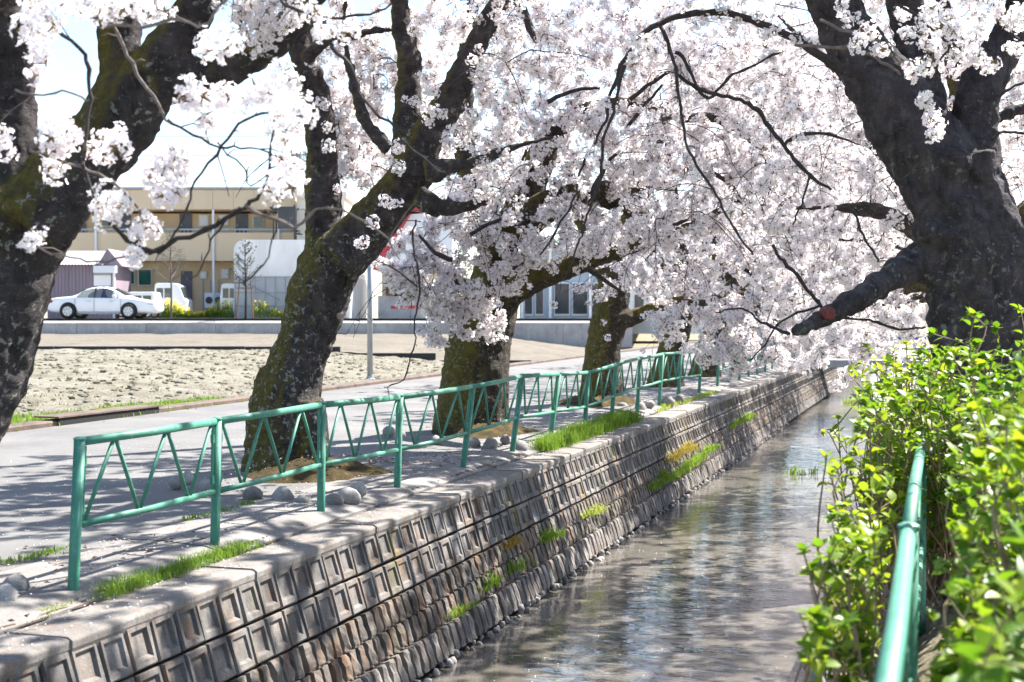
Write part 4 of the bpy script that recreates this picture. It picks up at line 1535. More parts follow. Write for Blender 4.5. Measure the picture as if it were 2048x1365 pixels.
class Cherry:
    def __init__(self, base, label, bark='bark', seed=1, voxel=0.035, rough=0.05):
        self.base = Vector(base)
        self.root = empty('cherry_tree', base)
        tag(self.root, label, 'tree', 'cherry trees in full blossom beside the canal')
        self.rr = random.Random(seed)
        self.bark = bark
        self.limbs = []
        self.twigs = MB()
        self.pale = MB()
        self.skel = []          # points blossoms' branches may start from (x, y, z, r)
        self.pts = []           # blossom cluster positions
        self.voxel, self.rough = voxel, rough
        self.slim = 1.0

    def bough(self, rows, zc=None, grow=False, step=.08):
        """A slender bare branch, kept out of the fused trunk."""
        c = catmull([W4(r, zc) for r in rows], step)
        c[:, 3] *= .6
        for i in range(1, len(c) - 1): c[i, :3] += np.array([self.rr.gauss(0, .006) for _ in range(3)])
        self.twigs.tube([p[:3] for p in c], [max(.003, p[3]) for p in c], 8, True, .1)
        if grow: self.skel += [tuple(p) for p in c]
        return c

    def limb(self, rows, zc=None, world=False, grow=True, step=0.12):
        q = [tuple(r) for r in rows] if world else [W4(r, zc) for r in rows]
        c = catmull(q, step)
        c[:, 3] = np.maximum(c[:, 3] * self.slim, 0.006)
        self.limbs.append(c)
        if grow:
            self.skel += [tuple(p) for p in c]
        return c

    def twig(self, rows, zc=None, pale=False, bloom=0, grow=False, jitter=0.012):
        c = catmull([W4(r, zc) for r in rows], 0.045)
        c[:, 3] *= .72
        walk = np.zeros(3)
        for i in range(1, len(c) - 1):
            walk = walk * .75 + np.array([self.rr.gauss(0, jitter * .55) for _ in range(3)])
            c[i, :3] += walk
            c[i, 3] *= self.rr.choice((.88, .95, 1.0, 1.0, 1.25))
        (self.pale if pale else self.twigs).tube([p[:3] for p in c], [max(.0022, p[3]) for p in c], 6, True)
        if grow: self.skel += [tuple(p) for p in c]
        # short side spurs
        for i in range(2, len(c) - 1, 3):
            if self.rr.random() < .6:
                d = Vector([self.rr.gauss(0, 1) for _ in range(3)]).normalized() * self.rr.choice((.02, .03, .05, .09, .2))
                a = Vector(c[i, :3])
                (self.pale if pale else self.twigs).tube([a, a + d * .6 + Vector((0, 0, .01)), a + d], [.0032, .0026, .0018], 4, True)
                if self.rr.random() < bloom: self.pts.append(tuple(a + d))
        return c

    def blob(self, px, py, zc, rx, ry, n, rz=None):
        """Spread n branch tips through an ellipsoid and grow branches to them from the nearest wood."""
        c = P(px, py, zc)
        ax, az = rx / F * zc, ry / F * zc
        ay = rz if rz is not None else max(ax, az) * .8
        tips = []
        while len(tips) < n:
            d = Vector((self.rr.uniform(-1, 1), self.rr.uniform(-1, 1), self.rr.uniform(-1, 1)))
            if d.length <= 1:
                tips.append(c + RIGHT * d.x * ax + AHEAD * d.y * ay + Vector((0, 0, 1)) * d.z * az)
        self.grow(tips)

    def cloud(self, c, r, n, zmin=None):
        """The same, in world metres."""
        tips = []
        while len(tips) < n:
            d = Vector((self.rr.uniform(-1, 1), self.rr.uniform(-1, 1), self.rr.uniform(-1, 1)))
            if .15 <= d.length <= 1:
                p = Vector((c[0] + d.x * r[0], c[1] + d.y * r[1], c[2] + d.z * r[2]))
                if zmin is None or p.z > zmin: tips.append(p)
        self.grow(tips)

    def grow(self, tips, bloom=0.085, spread=0.055):
        rr = self.rr
        sk = np.array([s[:3] for s in self.skel])
        sr = np.array([s[3] for s in self.skel])
        T = np.array([tuple(t) for t in tips])
        dmin = np.array([np.min(np.linalg.norm(sk - t, axis=1)) for t in T])
        for t in T[np.argsort(dmin)]:
            d = np.linalg.norm(sk - t, axis=1)
            i = int(np.argmin(d + np.where(sr > .12, .15, 0.0)))
            a, L = sk[i], d[i]
            if L < 0.08: continue
            r0 = min(sr[i] * .75, .006 + .011 * L)
            n = max(3, int(L / .13) + 1)
            sag = L * rr.uniform(.02, .16)
            side = np.array([rr.gauss(0, .09), rr.gauss(0, .09), rr.gauss(0, .05)]) * L
            path, rad = [], []
            for k in range(n + 1):
                u = k / n
                p = a + (t - a) * u + (np.array([0, 0, sag]) + side) * math.sin(math.pi * u)
                if 0 < k: p = p + np.array([rr.gauss(0, .012), rr.gauss(0, .012), rr.gauss(0, .012)])
                path.append(p)
                rad.append(max(.0028, r0 * (1 - .72 * u)))
            self.twigs.tube(path, rad, 5 if r0 > .012 else 4, False)
            sk = np.vstack([sk, path[1:]])
            sr = np.concatenate([sr, rad[1:]])
            self.skel += [(*p, q) for p, q in zip(path[1:], rad[1:])]
            # blossoms towards the outer part of each branch
            m = max(2, int(min(L, .95) / bloom))
            lo = max(0.0, 1 - .95 / max(L, .01))
            for k in range(m):
                u = lo + (1 - lo) * (k + rr.random()) / m
                j = min(n - 1, int(u * n))
                p = path[j] + (path[j + 1] - path[j]) * (u * n - j)
                o = Vector([rr.gauss(0, 1) for _ in range(3)]).normalized() * rr.uniform(.3, 1.25) * spread
                self.pts.append((p[0] + o.x, p[1] + o.y, p[2] + o.z))

    def droop(self, n, lo, hi, toward, bloom=.25):
        """Thin bare twigs hanging from the outer branches on the open side of the crown."""
        rr = self.rr
        cand = [s for s in self.skel if s[3] < .02 and in_view(s[:3]) and s[2] > 2.0]
        if not cand: return
        for k in range(n):
            s = rr.choice(cand)
            a = Vector(s[:3])
            L = rr.uniform(lo, hi)
            d = (AHEAD * -rr.uniform(.3, 1.0) + RIGHT * rr.uniform(-.9, .9) + Vector((0, 0, rr.uniform(-.2, .5)))).normalized()
            pts, rad = [a], [.0075]
            m = 9
            for i in range(1, m + 1):
                d = (d + Vector((rr.gauss(0, .16), rr.gauss(0, .16), rr.gauss(0, .12) - .17))).normalized()
                pts.append(pts[-1] + d * L / m)
                rad.append(.0075 - .005 * i / m)
                if i > 2 and rr.random() < .5:
                    e = (d + Vector((rr.gauss(0, .7), rr.gauss(0, .7), rr.gauss(0, .5)))).normalized() * rr.uniform(.08, .3)
                    self.twigs.tube([pts[-1], pts[-1] + e * .5 + Vector((0, 0, .01)), pts[-1] + e], [.0042, .0034, .0022], 4, False)
                    if rr.random() < bloom: self.pts.append(tuple(pts[-1] + e))
            self.twigs.tube(pts, rad, 5, False)

    def finish(self, n_obj=0, clear=None):
        inv = self.base
        b = MB()
        for c in self.limbs:
            b.tube([Vector(p[:3]) - inv for p in c], [p[3] for p in c], 14, True, 0.04)
        tr = b.build('trunk', M[self.bark], self.root, True)
        if self.voxel:
            md = tr.modifiers.new('fuse', 'REMESH')
            md.mode = 'VOXEL'
            md.voxel_size = self.voxel
            md.use_smooth_shade = True
            sm = tr.modifiers.new('soft', 'SMOOTH')
            sm.factor, sm.iterations = .5, 4
            for nm, sc, st in (('bulge', .42, self.rough), ('ridge', .10, self.rough * .85)):
                tx = bpy.data.textures.new(nm, 'CLOUDS')
                tx.noise_scale = sc
                tx.noise_depth = 3
                dp = tr.modifiers.new(nm, 'DISPLACE')
                dp.texture = tx
                dp.texture_coords = 'GLOBAL'
                dp.strength = st
                dp.mid_level = .5
        for mb, nm, mt in ((self.twigs, 'twigs', 'twig'), (self.pale, 'pale_twigs', 'twig_pale')):
            if mb.v:
                mb.v = [(x - inv.x, y - inv.y, z - inv.z) for x, y, z in mb.v]
                mb.build(nm, M[mt], self.root, False)['kind'] = 'stuff'
        pts = self.pts
        if clear:
            pts = [p for p in pts if not clear(Vector(p))]
        cam_ = np.array(CAM)
        pts = sorted(pts, key=lambda p: (p[0] - cam_[0]) ** 2 + (p[1] - cam_[1]) ** 2 + (p[2] - cam_[2]) ** 2)
        rr = self.rr
        # the clusters that show largest are parts; the rest is one mass
        vis = [i for i, p in enumerate(pts) if in_view(p)][:n_obj]
        vs_set = set(vis)
        for i in vis:
            p = pts[i]
            o = bpy.data.objects.new('blossom_cluster', rr.choice(CL))
            COL.objects.link(o)
            o.parent = self.root
            o.location = Vector(p) - inv
            s = rr.uniform(.62, 1.0)
            o.scale = (s, s, s)
            o.rotation_euler = (rr.uniform(0, 6.3), rr.uniform(0, 6.3), rr.uniform(0, 6.3))
        rest = [tuple(Vector(p) - inv) for i, p in enumerate(pts) if i not in vs_set]
        if rest:
            me = bpy.data.meshes.new('crown')
            me.from_pydata(rest, [], [])
            o = link_mesh('crown', me, M['petal'], self.root)
            o['kind'] = 'stuff'
            md = o.modifiers.new('blossoms', 'NODES')
            md.node_group = CROWN_NG
        STATS.append((len(pts), len(self.twigs.f)))


STATS = []


def in_view(p):
    d = Vector(p) - CAM
    z = d.dot(FWD)
    return z > .5 and abs(d.dot(RIGHT) / z) < 1024 / F and abs(d.dot(UP) / z) < 682 / F


def to_px(p):
    d = Vector(p) - CAM
    z = d.dot(FWD)
    return 1024 + d.dot(RIGHT) / z * F, 682.5 - d.dot(UP) / z * F, z


# --- first tree, cut by the left edge
t = Cherry((P(-230, 1130, 8.2).x, P(-230, 1130, 8.2).y, 0), 'huge mossy cherry tree cut by the left edge of the picture', 'bark_lichen', 3, .03, .07)
t.slim = .9
t.limb([(-235, 1180, 175), (-215, 1080, 150), (-150, 950, 125), (-85, 830, 112), (-40, 700, 122), (-12, 590, 118), (20, 480, 118), (50, 410, 112)], 8.2, grow=False)
t.limb([(40, 440, 90), (20, 330, 72), (8, 200, 70), (0, 60, 66), (-20, -120, 52), (-70, -400, 36)], 8.2)
t.limb([(60, 450, 95), (140, 350, 88), (215, 265, 84), (270, 190, 82), (315, 125, 72)], 8.0, grow=False)
t.limb([(255, 190, 60), (240, 90, 48), (232, 0, 44), (205, -160, 34), (160, -400, 20)], 8.0)
t.limb([(315, 150, 62), (360, 70, 46), (410, -10, 44), (455, -160, 34), (500, -380, 20)], 7.9)
t.limb([(320, 170, 50), (400, 158, 46), (480, 128, 40), (545, 88, 37), (600, 30, 32), (670, -70, 24), (780, -220, 14)], 7.9)
# traced twigs that hang in front of the sky and the far building
T1 = 5.6
t.twig([(205, 392, 3.5), (212, 425, 6), (240, 472, 7), (285, 495, 8), (330, 488, 8), (395, 458, 7.5), (450, 430, 7), (492, 405, 7), (528, 372, 5), (545, 310, 3.5), (548, 240, 3)], T1)
t.twig([(490, 410, 6), (545, 443, 6), (595, 456, 5), (640, 428, 4), (690, 425, 4), (760, 470, 3), (800, 520, 2)], T1, True)
t.twig([(285, 495, 6), (320, 508, 4), (345, 480, 3), (360, 455, 2)], T1)
t.twig([(285, 512, 3), (220, 520, 3), (160, 513, 3), (100, 500, 3), (60, 488, 2.5)], T1, True)
t.twig([(480, 415, 4), (440, 445, 3), (420, 490, 2.5), (395, 540, 2), (370, 552, 1.5)], T1)
t.twig([(530, 420, 3), (540, 470, 2.5), (530, 520, 2), (500, 560, 2), (466, 566, 1.5)], T1)
t.twig([(115, 60, 5), (172, 110, 6), (179, 220, 5), (165, 330, 6), (188, 390, 5), (205, 400, 3)], T1)
t.twig([(335, 240, 5), (400, 270, 4), (435, 285, 4), (500, 292, 3), (570, 312, 3), (620, 350, 2), (690, 360, 2)], T1)
t.twig([(537, 226, 3), (492, 234, 4), (444, 289, 4), (399, 361, 3.5), (372, 420, 3), (352, 465, 2)], T1)
t.twig([(435, 285, 3), (470, 320, 3), (495, 345, 2.5), (505, 370, 2), (560, 330, 2)], T1)
t.twig([(345, 250, 3), (318, 205, 5), (280, 165, 5), (240, 90, 5), (215, 50, 4)], T1, True)
t.twig([(200, 55, 5), (280, 58, 5), (340, 45, 5), (400, 48, 4), (440, 15, 4), (460, -20, 4)], T1, True)
t.twig([(620, -10, 6), (650, 60, 6), (690, 130, 6), (720, 200, 5), (780, 255, 4), (830, 310, 4), (890, 345, 3)], 6.2)
t.twig([(560, 0, 4), (630, 25, 4), (700, 32, 4), (770, 20, 3), (830, -20, 3)], 6.2)
t.twig([(30, 180, 4), (80, 185, 3), (140, 180, 3), (180, 200, 3)], T1, True)
t.twig([(60, 300, 4), (130, 330, 4), (210, 365, 4), (265, 410, 3), (290, 440, 2)], T1, True)
t.twig([(832, 440, 3), (832, 476, 3), (834, 542, 3), (838, 586, 3), (827, 648, 2.5), (829, 683, 2), (803, 753, 2), (768, 775, 1.5)], 9.0)
t.twig([(835, 575, 3), (800, 545, 2), (765, 530, 2)], 9.0)
balls = [(70, 15), (95, 25), (130, 8), (165, 20), (190, 8), (225, 15), (262, 10), (290, 20), (85, 70), (70, 100), (88, 125), (68, 155), (105, 45), (120, 255), (140, 270), (100, 270), (115, 300), (108, 340), (90, 340), (118, 355), (205, 285),
         (190, 300), (238, 278), (232, 300), (215, 310), (2, 270), (5, 300), (60, 485), (48, 492), (72, 478), (215, 395), (235, 405), (205, 410), (222, 425), (262, 455), (282, 448), (300, 458), (270, 475), (290, 470), (265, 520), (345, 325), (325, 335), (362, 318),
         (340, 355), (322, 362), (348, 378), (330, 390), (310, 345), (375, 182), (395, 172), (415, 185), (438, 178), (400, 200), (372, 200), (460, 195), (498, 188), (520, 175), (540, 190), (555, 175), (530, 205), (548, 238), (565, 255), (560, 232), (405, 232), (408, 250),
         (565, 285), (575, 320), (560, 355), (578, 372), (548, 380), (590, 345), (240, 20), (420, 80), (440, 100), (455, 60), (470, 85), (410, 110), (600, 210), (612, 235), (595, 260), (640, 30), (655, 70), (690, 60), (200, 40), (50, 60), (300, 360), (356, 340), (585, 165), (570, 140)]
for x, y in balls:
    for q in range(t.rr.choice((1, 1, 1, 2))):
        p = P(x + t.rr.uniform(-9, 9), y + t.rr.uniform(-9, 9), T1 + t.rr.uniform(-.25, .25))
        t.pts.append(tuple(p))
for x, y in ((770, 402), (785, 410), (800, 405), (716, 488), (727, 484), (745, 445)):
    t.pts.append(tuple(P(x, y, 11.0)))
t.blob(330, -230, 7.5, 520, 200, 150)
t.blob(500, 40, 7.6, 90, 60, 22)
t.blob(-60, -150, 8.0, 200, 160, 50)
t.cloud((-6.4, 11.0, 5.6), (2.8, 2.6, .8), 240)  # upper crown out of view, added to shade the near road
t.cloud((-4.9, 8.6, 4.9), (2.0, 2.0, .7), 120)
t.blob(540, 10, 7.4, 110, 50, 16)
t.blob(250, 5, 7.0, 120, 40, 14)
t.finish(240)

# --- second tree: the leaning one with pale lichen
b2 = P(575, 940, 14.3)
t = Cherry((b2.x, b2.y, 0), 'leaning dark cherry with mossy left flank behind the near fence', 'bark', 5, .03, .075)
t.slim = .85
t.limb([(566, 985, 100, 14.2), (568, 930, 84), (574, 870, 77), (580, 800, 76), (592, 740, 68), (610, 680, 66), (628, 620, 70), (645, 565, 74), (672, 510, 74)], 14.3, grow=False)
t.limb([(505, 985, 30, 14.0), (522, 880, 40), (532, 800, 36), (550, 745, 35)], 14.3, grow=False)
t.limb([(640, 985, 32, 14.0), (628, 890, 36), (618, 800, 36)], 14.1, grow=False)
t.limb([(662, 540, 55), (646, 450, 45), (645, 350, 38), (640, 250, 36), (625, 170, 34), (602, 100, 31), (588, 10, 28), (560, -150, 20), (520, -320, 12)], 14.3)
t.limb([(668, 530, 64), (725, 465, 60, 14.1), (785, 400, 54, 13.9), (838, 338, 50, 13.7)], 14.0)
t.limb([(820, 355, 46), (858, 270, 42), (905, 195, 34), (950, 95, 28), (1000, 0, 23), (1060, -130, 15), (1120, -300, 9)], 13.6)
t.limb([(815, 360, 40), (812, 270, 33), (817, 190, 30), (815, 105, 28), (800, 20, 26), (785, -120, 18), (770, -300, 10)], 13.7)
t.limb([(850, 345, 26), (900, 335, 20), (962, 320, 13), (1040, 290, 9), (1110, 275, 6)], 13.2)
t.limb([(835, 390, 24), (870, 412, 20), (912, 418, 13), (980, 400, 8)], 13.5)
t.limb([(780, 300, 20), (735, 250, 16), (712, 180, 13), (690, 90, 10), (690, 0, 8)], 13.4)
t.limb([(610, 120, 16), (655, 80, 14), (700, 75, 11), (760, 60, 8), (830, 70, 6)], 13.8)
for a in ((695, 260, 14.9, 55, 130, 70, .5), (725, 320, 14.8, 60, 80, 40, .5), (690, 110, 14.6, 80, 120, 60, .7), (755, 140, 14.6, 45, 140, 46, .6), (880, 60, 14.4, 110, 110, 60, .8), (880, 240, 14.4, 50, 90, 30, .5), (985, 230, 13.6, 70, 150, 70, .8), (1040, 90, 13.4, 120, 140, 80),
          (700, -170, 13.6, 330, 170, 150), (1000, -180, 13, 200, 150, 80), (590, 330, 14.4, 36, 40, 12), (550, 20, 14.4, 70, 60, 22), (1000, 350, 13.2, 80, 70, 40), (640, -330, 13.6, 400, 130, 90)):
    t.blob(*a[:6], rz=(a[6] if len(a) > 6 else None))
t.droop(26, .4, 1.1, 1)
for x, y in ((860, 165), (850, 180), (870, 190), (835, 60), (850, 45), (890, 60), (865, 215), (880, 225), (815, 200), (825, 205), (855, 240), (900, 260), (885, 275), (905, 285), (800, 300), (795, 330), (780, 325), (660, 150), (670, 60), (650, 210), (655, 300), (668, 380), (690, 370), (905, 50), (845, 150)):
    for q in range(2): t.pts.append(tuple(P(x + t.rr.uniform(-8, 8), y + t.rr.uniform(-8, 8), 12.7)))
t.finish(300)

# --- third tree: broad trunk, drooping sprays
b3 = P(945, 868, 19.1)
t = Cherry((b3.x, b3.y, 0), 'broad cherry trunk right of the grey pole with drooping blossom sprays', 'bark_mossy', 8, .04, .06)
t.slim = .9
t.limb([(948, 895, 105), (945, 850, 88), (948, 790, 80), (955, 720, 74), (968, 650, 68), (988, 585, 62), (1005, 520, 56)], 19.1, grow=False)
t.limb([(985, 600, 44), (1040, 572, 36, 18.8), (1110, 542, 28, 18.3), (1190, 518, 22, 17.8), (1280, 490, 15, 17.2), (1380, 450, 9, 16.6), (1480, 400, 9, 16)], 19)
t.limb([(1000, 540, 50), (1035, 440, 45), (1070, 350, 36), (1100, 275, 29), (1150, 228, 20), (1215, 213, 16), (1290, 210, 13), (1360, 236, 12), (1430, 236, 12), (1495, 270, 11), (1535, 315, 9), (1530, 335, 6)], 18.0)
t.limb([(1030, 460, 42), (1090, 415, 34), (1150, 392, 28), (1190, 390, 24), (1255, 420, 15), (1330, 445, 9)], 17.6)
t.limb([(1160, 400, 18), (1200, 375, 16), (1260, 380, 10), (1340, 365, 7)], 17.4)
t.limb([(1000, 520, 40), (960, 420, 32), (930, 300, 26), (930, 150, 20), (950, -20, 14), (980, -200, 9)], 18.8)
t.limb([(975, 600, 24), (925, 570, 18, 18.6), (880, 570, 13, 18.0), (840, 590, 8, 17.5), (790, 590, 5, 17)], 18.6)
for a in ((890, 500, 17.6, 90, 80, 90), (850, 580, 17.3, 70, 60, 60), (930, 600, 17.3, 70, 50, 60), (970, 655, 17.4, 60, 35, 34), (880, 660, 17.2, 45, 40, 26), (800, 540, 17.2, 55, 40, 28), (980, 440, 17.6, 110, 110, 90), (1080, 250, 17.6, 130, 180, 130), (1010, 560, 17, 50, 50, 26), (1090, 470, 17.0, 110, 70, 70),
          (1160, 310, 17.2, 140, 120, 110), (1200, 120, 17.5, 160, 130, 110), (1290, 290, 17, 140, 100, 90), (1050, 60, 17.8, 150, 110, 80), (1400, 300, 16.6, 130, 90, 70), (1420, 410, 16.4, 110, 70, 60), (1250, 460, 17, 90, 40, 40), (1100, -150, 18, 300, 130, 100), (900, 420, 17.8, 70, 60, 50), (820, 500, 17.4, 45, 50, 28), (1330, 90, 17, 130, 110, 80), (1480, 150, 16.5, 120, 120, 80), (1120, 500, 16.6, 90, 35, 40), (1230, 480, 16.2, 90, 40, 44), (1330, 450, 15.6, 90, 50, 44)):
    t.blob(*a)
t.droop(85, .6, 1.7, 1)
for br_ in ([(1020, -30, 22), (1050, 30, 20), (1072, 85, 14)], [(905, 520, 12), (870, 505, 9), (838, 470, 5)], [(1180, 390, 14), (1215, 330, 10), (1240, 300, 5)], [(1250, 265, 8), (1285, 215, 8), (1325, 170, 5)], [(1095, 205, 10), (1150, 180, 8), (1200, 178, 5)], [(1310, 480, 10), (1370, 440, 8), (1440, 430, 5)], [(1150, 520, 12), (1210, 560, 9), (1250, 590, 5)],
            [(1260, 200, 10), (1330, 150, 7), (1400, 130, 4)], [(1450, 560, 12), (1490, 540, 10), (1530, 585, 7)], [(1400, 330, 10), (1460, 370, 9), (1500, 430, 6)], [(1000, 380, 10), (1040, 330, 7), (1060, 280, 4)], [(940, 470, 9), (1000, 440, 7), (1050, 445, 4)]):
    t.bough([(x, y, r * .8, 16.9) for x, y, r in br_])
t.finish(300)

b4 = P(1203, 806, 25.4)
t = Cherry((b4.x, b4.y, 0), 'yellow-mossed cherry trunk with a pruned side knot behind the fence', 'bark_mossy', 9, .04, .06)
t.slim = .85
t.limb([(1203, 830, 62), (1203, 770, 50), (1206, 700, 42), (1216, 650, 44), (1226, 600, 40), (1232, 540, 34)], 25.4, grow=False)
t.limb([(1215, 640, 26), (1250, 640, 22), (1290, 625, 17), (1340, 605, 13, 24.5), (1410, 580, 9, 23.5)], 25.2)
t.limb([(1232, 560, 34), (1250, 470, 28), (1290, 360, 20), (1330, 240, 14), (1370, 90, 9)], 25)
t.limb([(1228, 580, 28), (1190, 500, 22), (1150, 400, 15), (1130, 280, 9)], 25)
for a in ((1330, 560, 23.5, 130, 50, 60), (1400, 520, 23, 140, 80, 90), (1270, 540, 23.6, 90, 40, 36), (1300, 400, 24, 160, 110, 100), (1210, 420, 24.6, 120, 120, 60), (1420, 650, 22.5, 90, 90, 70), (1450, 720, 22.0, 60, 40, 30), (1350, 200, 24.4, 200, 150, 110), (1500, 380, 23, 130, 130, 90), (1180, 590, 24, 60, 25, 14), (1500, 600, 22, 120, 80, 90), (1470, 690, 21.5, 90, 60, 70), (1560, 690, 22, 90, 60, 60), (1640, 560, 22, 110, 90, 80), (1550, 140, 23, 160, 140, 110), (1620, 300, 22, 120, 120, 90), (1345, 640, 22.5, 60, 50, 36)):
    t.blob(*a)
t.droop(60, .7, 1.9, 1)
t.finish(120)

# --- the big tree on the right bank
bR = P(1965, 960, 10.6)
t = Cherry((bR.x, bR.y, 0), 'massive dark forked cherry trunk rising behind the hydrangea hedge', 'bark_clean', 12, .028, .085)
t.slim = .93
t.limb([(1975, 1040, 125), (1968, 900, 112), (1962, 760, 104), (1958, 640, 99), (1952, 540, 98), (1938, 450, 104), (1915, 385, 98)], 10.6, grow=False)
t.limb([(1925, 420, 92), (1872, 335, 92), (1815, 250, 84), (1765, 170, 74), (1712, 95, 62), (1670, 10, 54), (1620, -110, 42), (1560, -300, 28), (1500, -480, 16)], 10.5)
t.limb([(1850, 260, 48), (1838, 160, 43), (1820, 70, 38), (1806, -20, 34), (1800, -200, 24), (1790, -420, 14)], 10.7)
t.limb([(1935, 420, 76), (1945, 320, 58), (1950, 240, 48), (1968, 165, 45), (2010, 85, 42), (2062, -20, 36), (2150, -200, 25), (2230, -400, 15)], 10.6)
t.limb([(1990, 240, 20), (2040, 220, 12), (2110, 195, 9), (2200, 180, 6)], 10.8)
t.limb([(1905, 495, 48), (1855, 520, 44, 10.4), (1800, 545, 33, 10.2), (1735, 588, 27, 10.0), (1675, 622, 21, 9.9), (1615, 652, 16, 9.8), (1580, 668, 10, 9.75)], 10.5, grow=False)
t.limb([(1905, 420, 60, 10.3), (1960, 500, 45, 10.25), (1985, 620, 40, 10.25), (1995, 800, 42, 10.2)], 10.3, grow=False)
for fl in ([(1880, 1000, 40), (1885, 760, 32), (1882, 620, 30), (1875, 520, 26), (1850, 430, 24), (1815, 360, 18)], [(1930, 1000, 40), (1925, 760, 30), (1920, 640, 28), (1915, 540, 30), (1900, 440, 34), (1862, 350, 30), (1810, 270, 20)],
           [(1965, 1000, 36), (1962, 760, 28), (1958, 620, 30), (1950, 500, 34), (1930, 410, 30), (1905, 330, 20)], [(2010, 1000, 42), (2008, 760, 36), (2005, 620, 32), (1998, 500, 30), (1985, 400, 26), (1972, 300, 20)], [(2055, 1000, 44), (2050, 760, 40), (2045, 600, 34), (2030, 480, 28), (2000, 400, 20)]):
    t.limb([(x, y, r, 10.17 + .0009 * abs(x - 1960)) for x, y, r in fl], 10.2, grow=False)
for kx, ky, kr in ((1870, 470, 55), (1905, 330, 50), (1985, 690, 30), (1900, 620, 34), (1845, 300, 40)):
    t.limb([(kx - 6, ky + 25, kr * .6, 10.2), (kx, ky, kr, 10.22), (kx + 5, ky - 30, kr * .5, 10.2)], 10.2, grow=False)
# long arching branches over the canal
t.bough([(1690, 140, 18), (1620, 98, 14), (1570, 70, 13), (1500, 40, 12), (1430, 24, 12), (1370, 28, 11), (1320, 45, 10), (1275, 82, 9), (1245, 125, 8)], 10.2)
for x, y in ((1600, 85), (1560, 50), (1540, 75), (1500, 30), (1470, 50), (1440, 10), (1400, 40), (1370, 15), (1350, 50), (1310, 60), (1290, 85), (1265, 80), (1255, 120), (1240, 150), (1215, 210), (1185, 300), (1160, 370), (1205, 330), (1360, 200), (1400, 340), (1480, 460), (1545, 110), (1600, 270)):
    for q in range(2): t.pts.append(tuple(P(x + t.rr.uniform(-14, 14), y + t.rr.uniform(-14, 14), 10.1 + t.rr.uniform(-.15, .15))))
t.twig([(1245, 125, 7), (1225, 170, 5), (1198, 260, 4.5), (1168, 330, 4), (1145, 400, 3.5), (1110, 470, 3), (1080, 510, 2)], 10.1)
t.twig([(1250, 130, 6), (1240, 180, 5), (1215, 260, 4), (1200, 350, 4), (1175, 430, 3), (1150, 500, 2.5), (1125, 560, 2)], 10.0)
t.twig([(1320, 45, 6), (1345, 110, 5), (1350, 155, 5), (1365, 250, 4), (1385, 320, 4), (1435, 400, 4), (1465, 450, 3.5), (1505, 510, 3)], 10.0)
t.twig([(1350, 105, 5), (1380, 150, 5), (1412, 194, 5), (1470, 150, 4), (1560, 106, 3)], 10.1)
t.twig([(1350, 150, 6), (1420, 185, 6), (1500, 208, 6), (1535, 245, 6), (1570, 290, 6), (1618, 345, 5), (1662, 380, 4)], 10.1)
t.twig([(1570, 290, 5), (1610, 272, 5), (1670, 270, 4), (1720, 290, 2)], 10.1)
t.twig([(1545, 490, 5), (1580, 545, 5), (1640, 612, 5), (1660, 630, 4)], 9.9)
t.twig([(1690, 408, 4), (1712, 440, 4), (1730, 480, 3), (1755, 525, 3)], 10.1)
t.twig([(1620, 350, 3), (1600, 410, 3), (1585, 450, 2)], 10.1)
t.twig([(1680, 635, 4), (1740, 640, 4), (1800, 660, 4), (1850, 655, 3)], 9.9)
t.twig([(1580, 668, 5), (1520, 640, 4), (1480, 620, 3), (1430, 625, 2)], 9.75)
t.twig([(1640, 610, 4), (1560, 640, 3), (1530, 690, 2.5), (1500, 720, 2)], 9.8)
t.twig([(1990, 200, 5), (2020, 175, 4), (2060, 160, 3)], 10.4)
t.twig([(1985, 280, 5), (2010, 262, 4), (2050, 268, 3)], 10.4)
t.twig([(1590, 90, 5), (1680, 95, 5), (1740, 110, 4), (1800, 150, 4)], 9.6, True)
t.twig([(1640, 40, 5), (1720, 70, 5), (1780, 110, 4), (1830, 145, 3)], 9.4, True)
for x, y in [(1815, 40), (1840, 60), (1825, 75), (1850, 30), (1875, 50), (1890, 85), (1905, 60), (1920, 100), (1935, 110), (1950, 125), (1965, 115), (1980, 130), (1940, 90), (1900, 110), (1925, 70), (1955, 75), (1880, 20), (1860, 10), (1910, 30), (1850, 95), (1835, 130), (1820, 145),
             (1858, 130), (1850, 195), (1862, 210), (1870, 232), (1858, 245), (1875, 255), (1868, 275), (2010, 40), (2030, 60), (2020, 85), (2042, 30), (2035, 100), (2000, 20), (1985, 5), (1790, 20), (1740, 60), (1700, 45), (1725, 85), (1690, 20), (1760, 100)]:
    for q in range(2):
        t.pts.append(tuple(P(x + t.rr.uniform(-12, 12), y + t.rr.uniform(-12, 12), 8.9 + t.rr.uniform(-.3, .3))))
t.twig([(1790, 10, 4), (1850, 40, 4), (1900, 90, 4), (1940, 110, 4), (1985, 125, 3)], 8.95)
t.twig([(1900, 90, 4), (1870, 150, 3), (1855, 200, 3), (1866, 270, 2)], 8.95)
t.twig([(1960, -20, 4), (2000, 30, 4), (2040, 80, 3)], 8.95)
t.blob(1740, -250, 10.3, 420, 180, 130)
t.blob(1480, -60, 9.9, 200, 60, 40)
t.blob(2050, 230, 11.0, 40, 60, 12)
t.limb([(.1, 10.9, 4.6, .2), (-.6, 12, 5.4, .14), (-1.8, 13.2, 5.9, .08), (-3, 14.5, 6.1, .03)], world=True)  # unseen limbs and crown overhead, added for dappled shade on the wall
t.limb([(.0, 10.3, 4.4, .2), (-.9, 9.8, 5.3, .14), (-2.0, 9.4, 5.7, .08), (-3.1, 9, 5.8, .03)], world=True)
t.limb([(.3, 11, 4.2, .2), (.9, 13, 5.3, .14), (1.2, 15.5, 5.9, .08), (1.2, 18, 6.1, .03)], world=True)
t.cloud((-1.6, 13.2, 6.0), (2.6, 2.6, .9), 240)
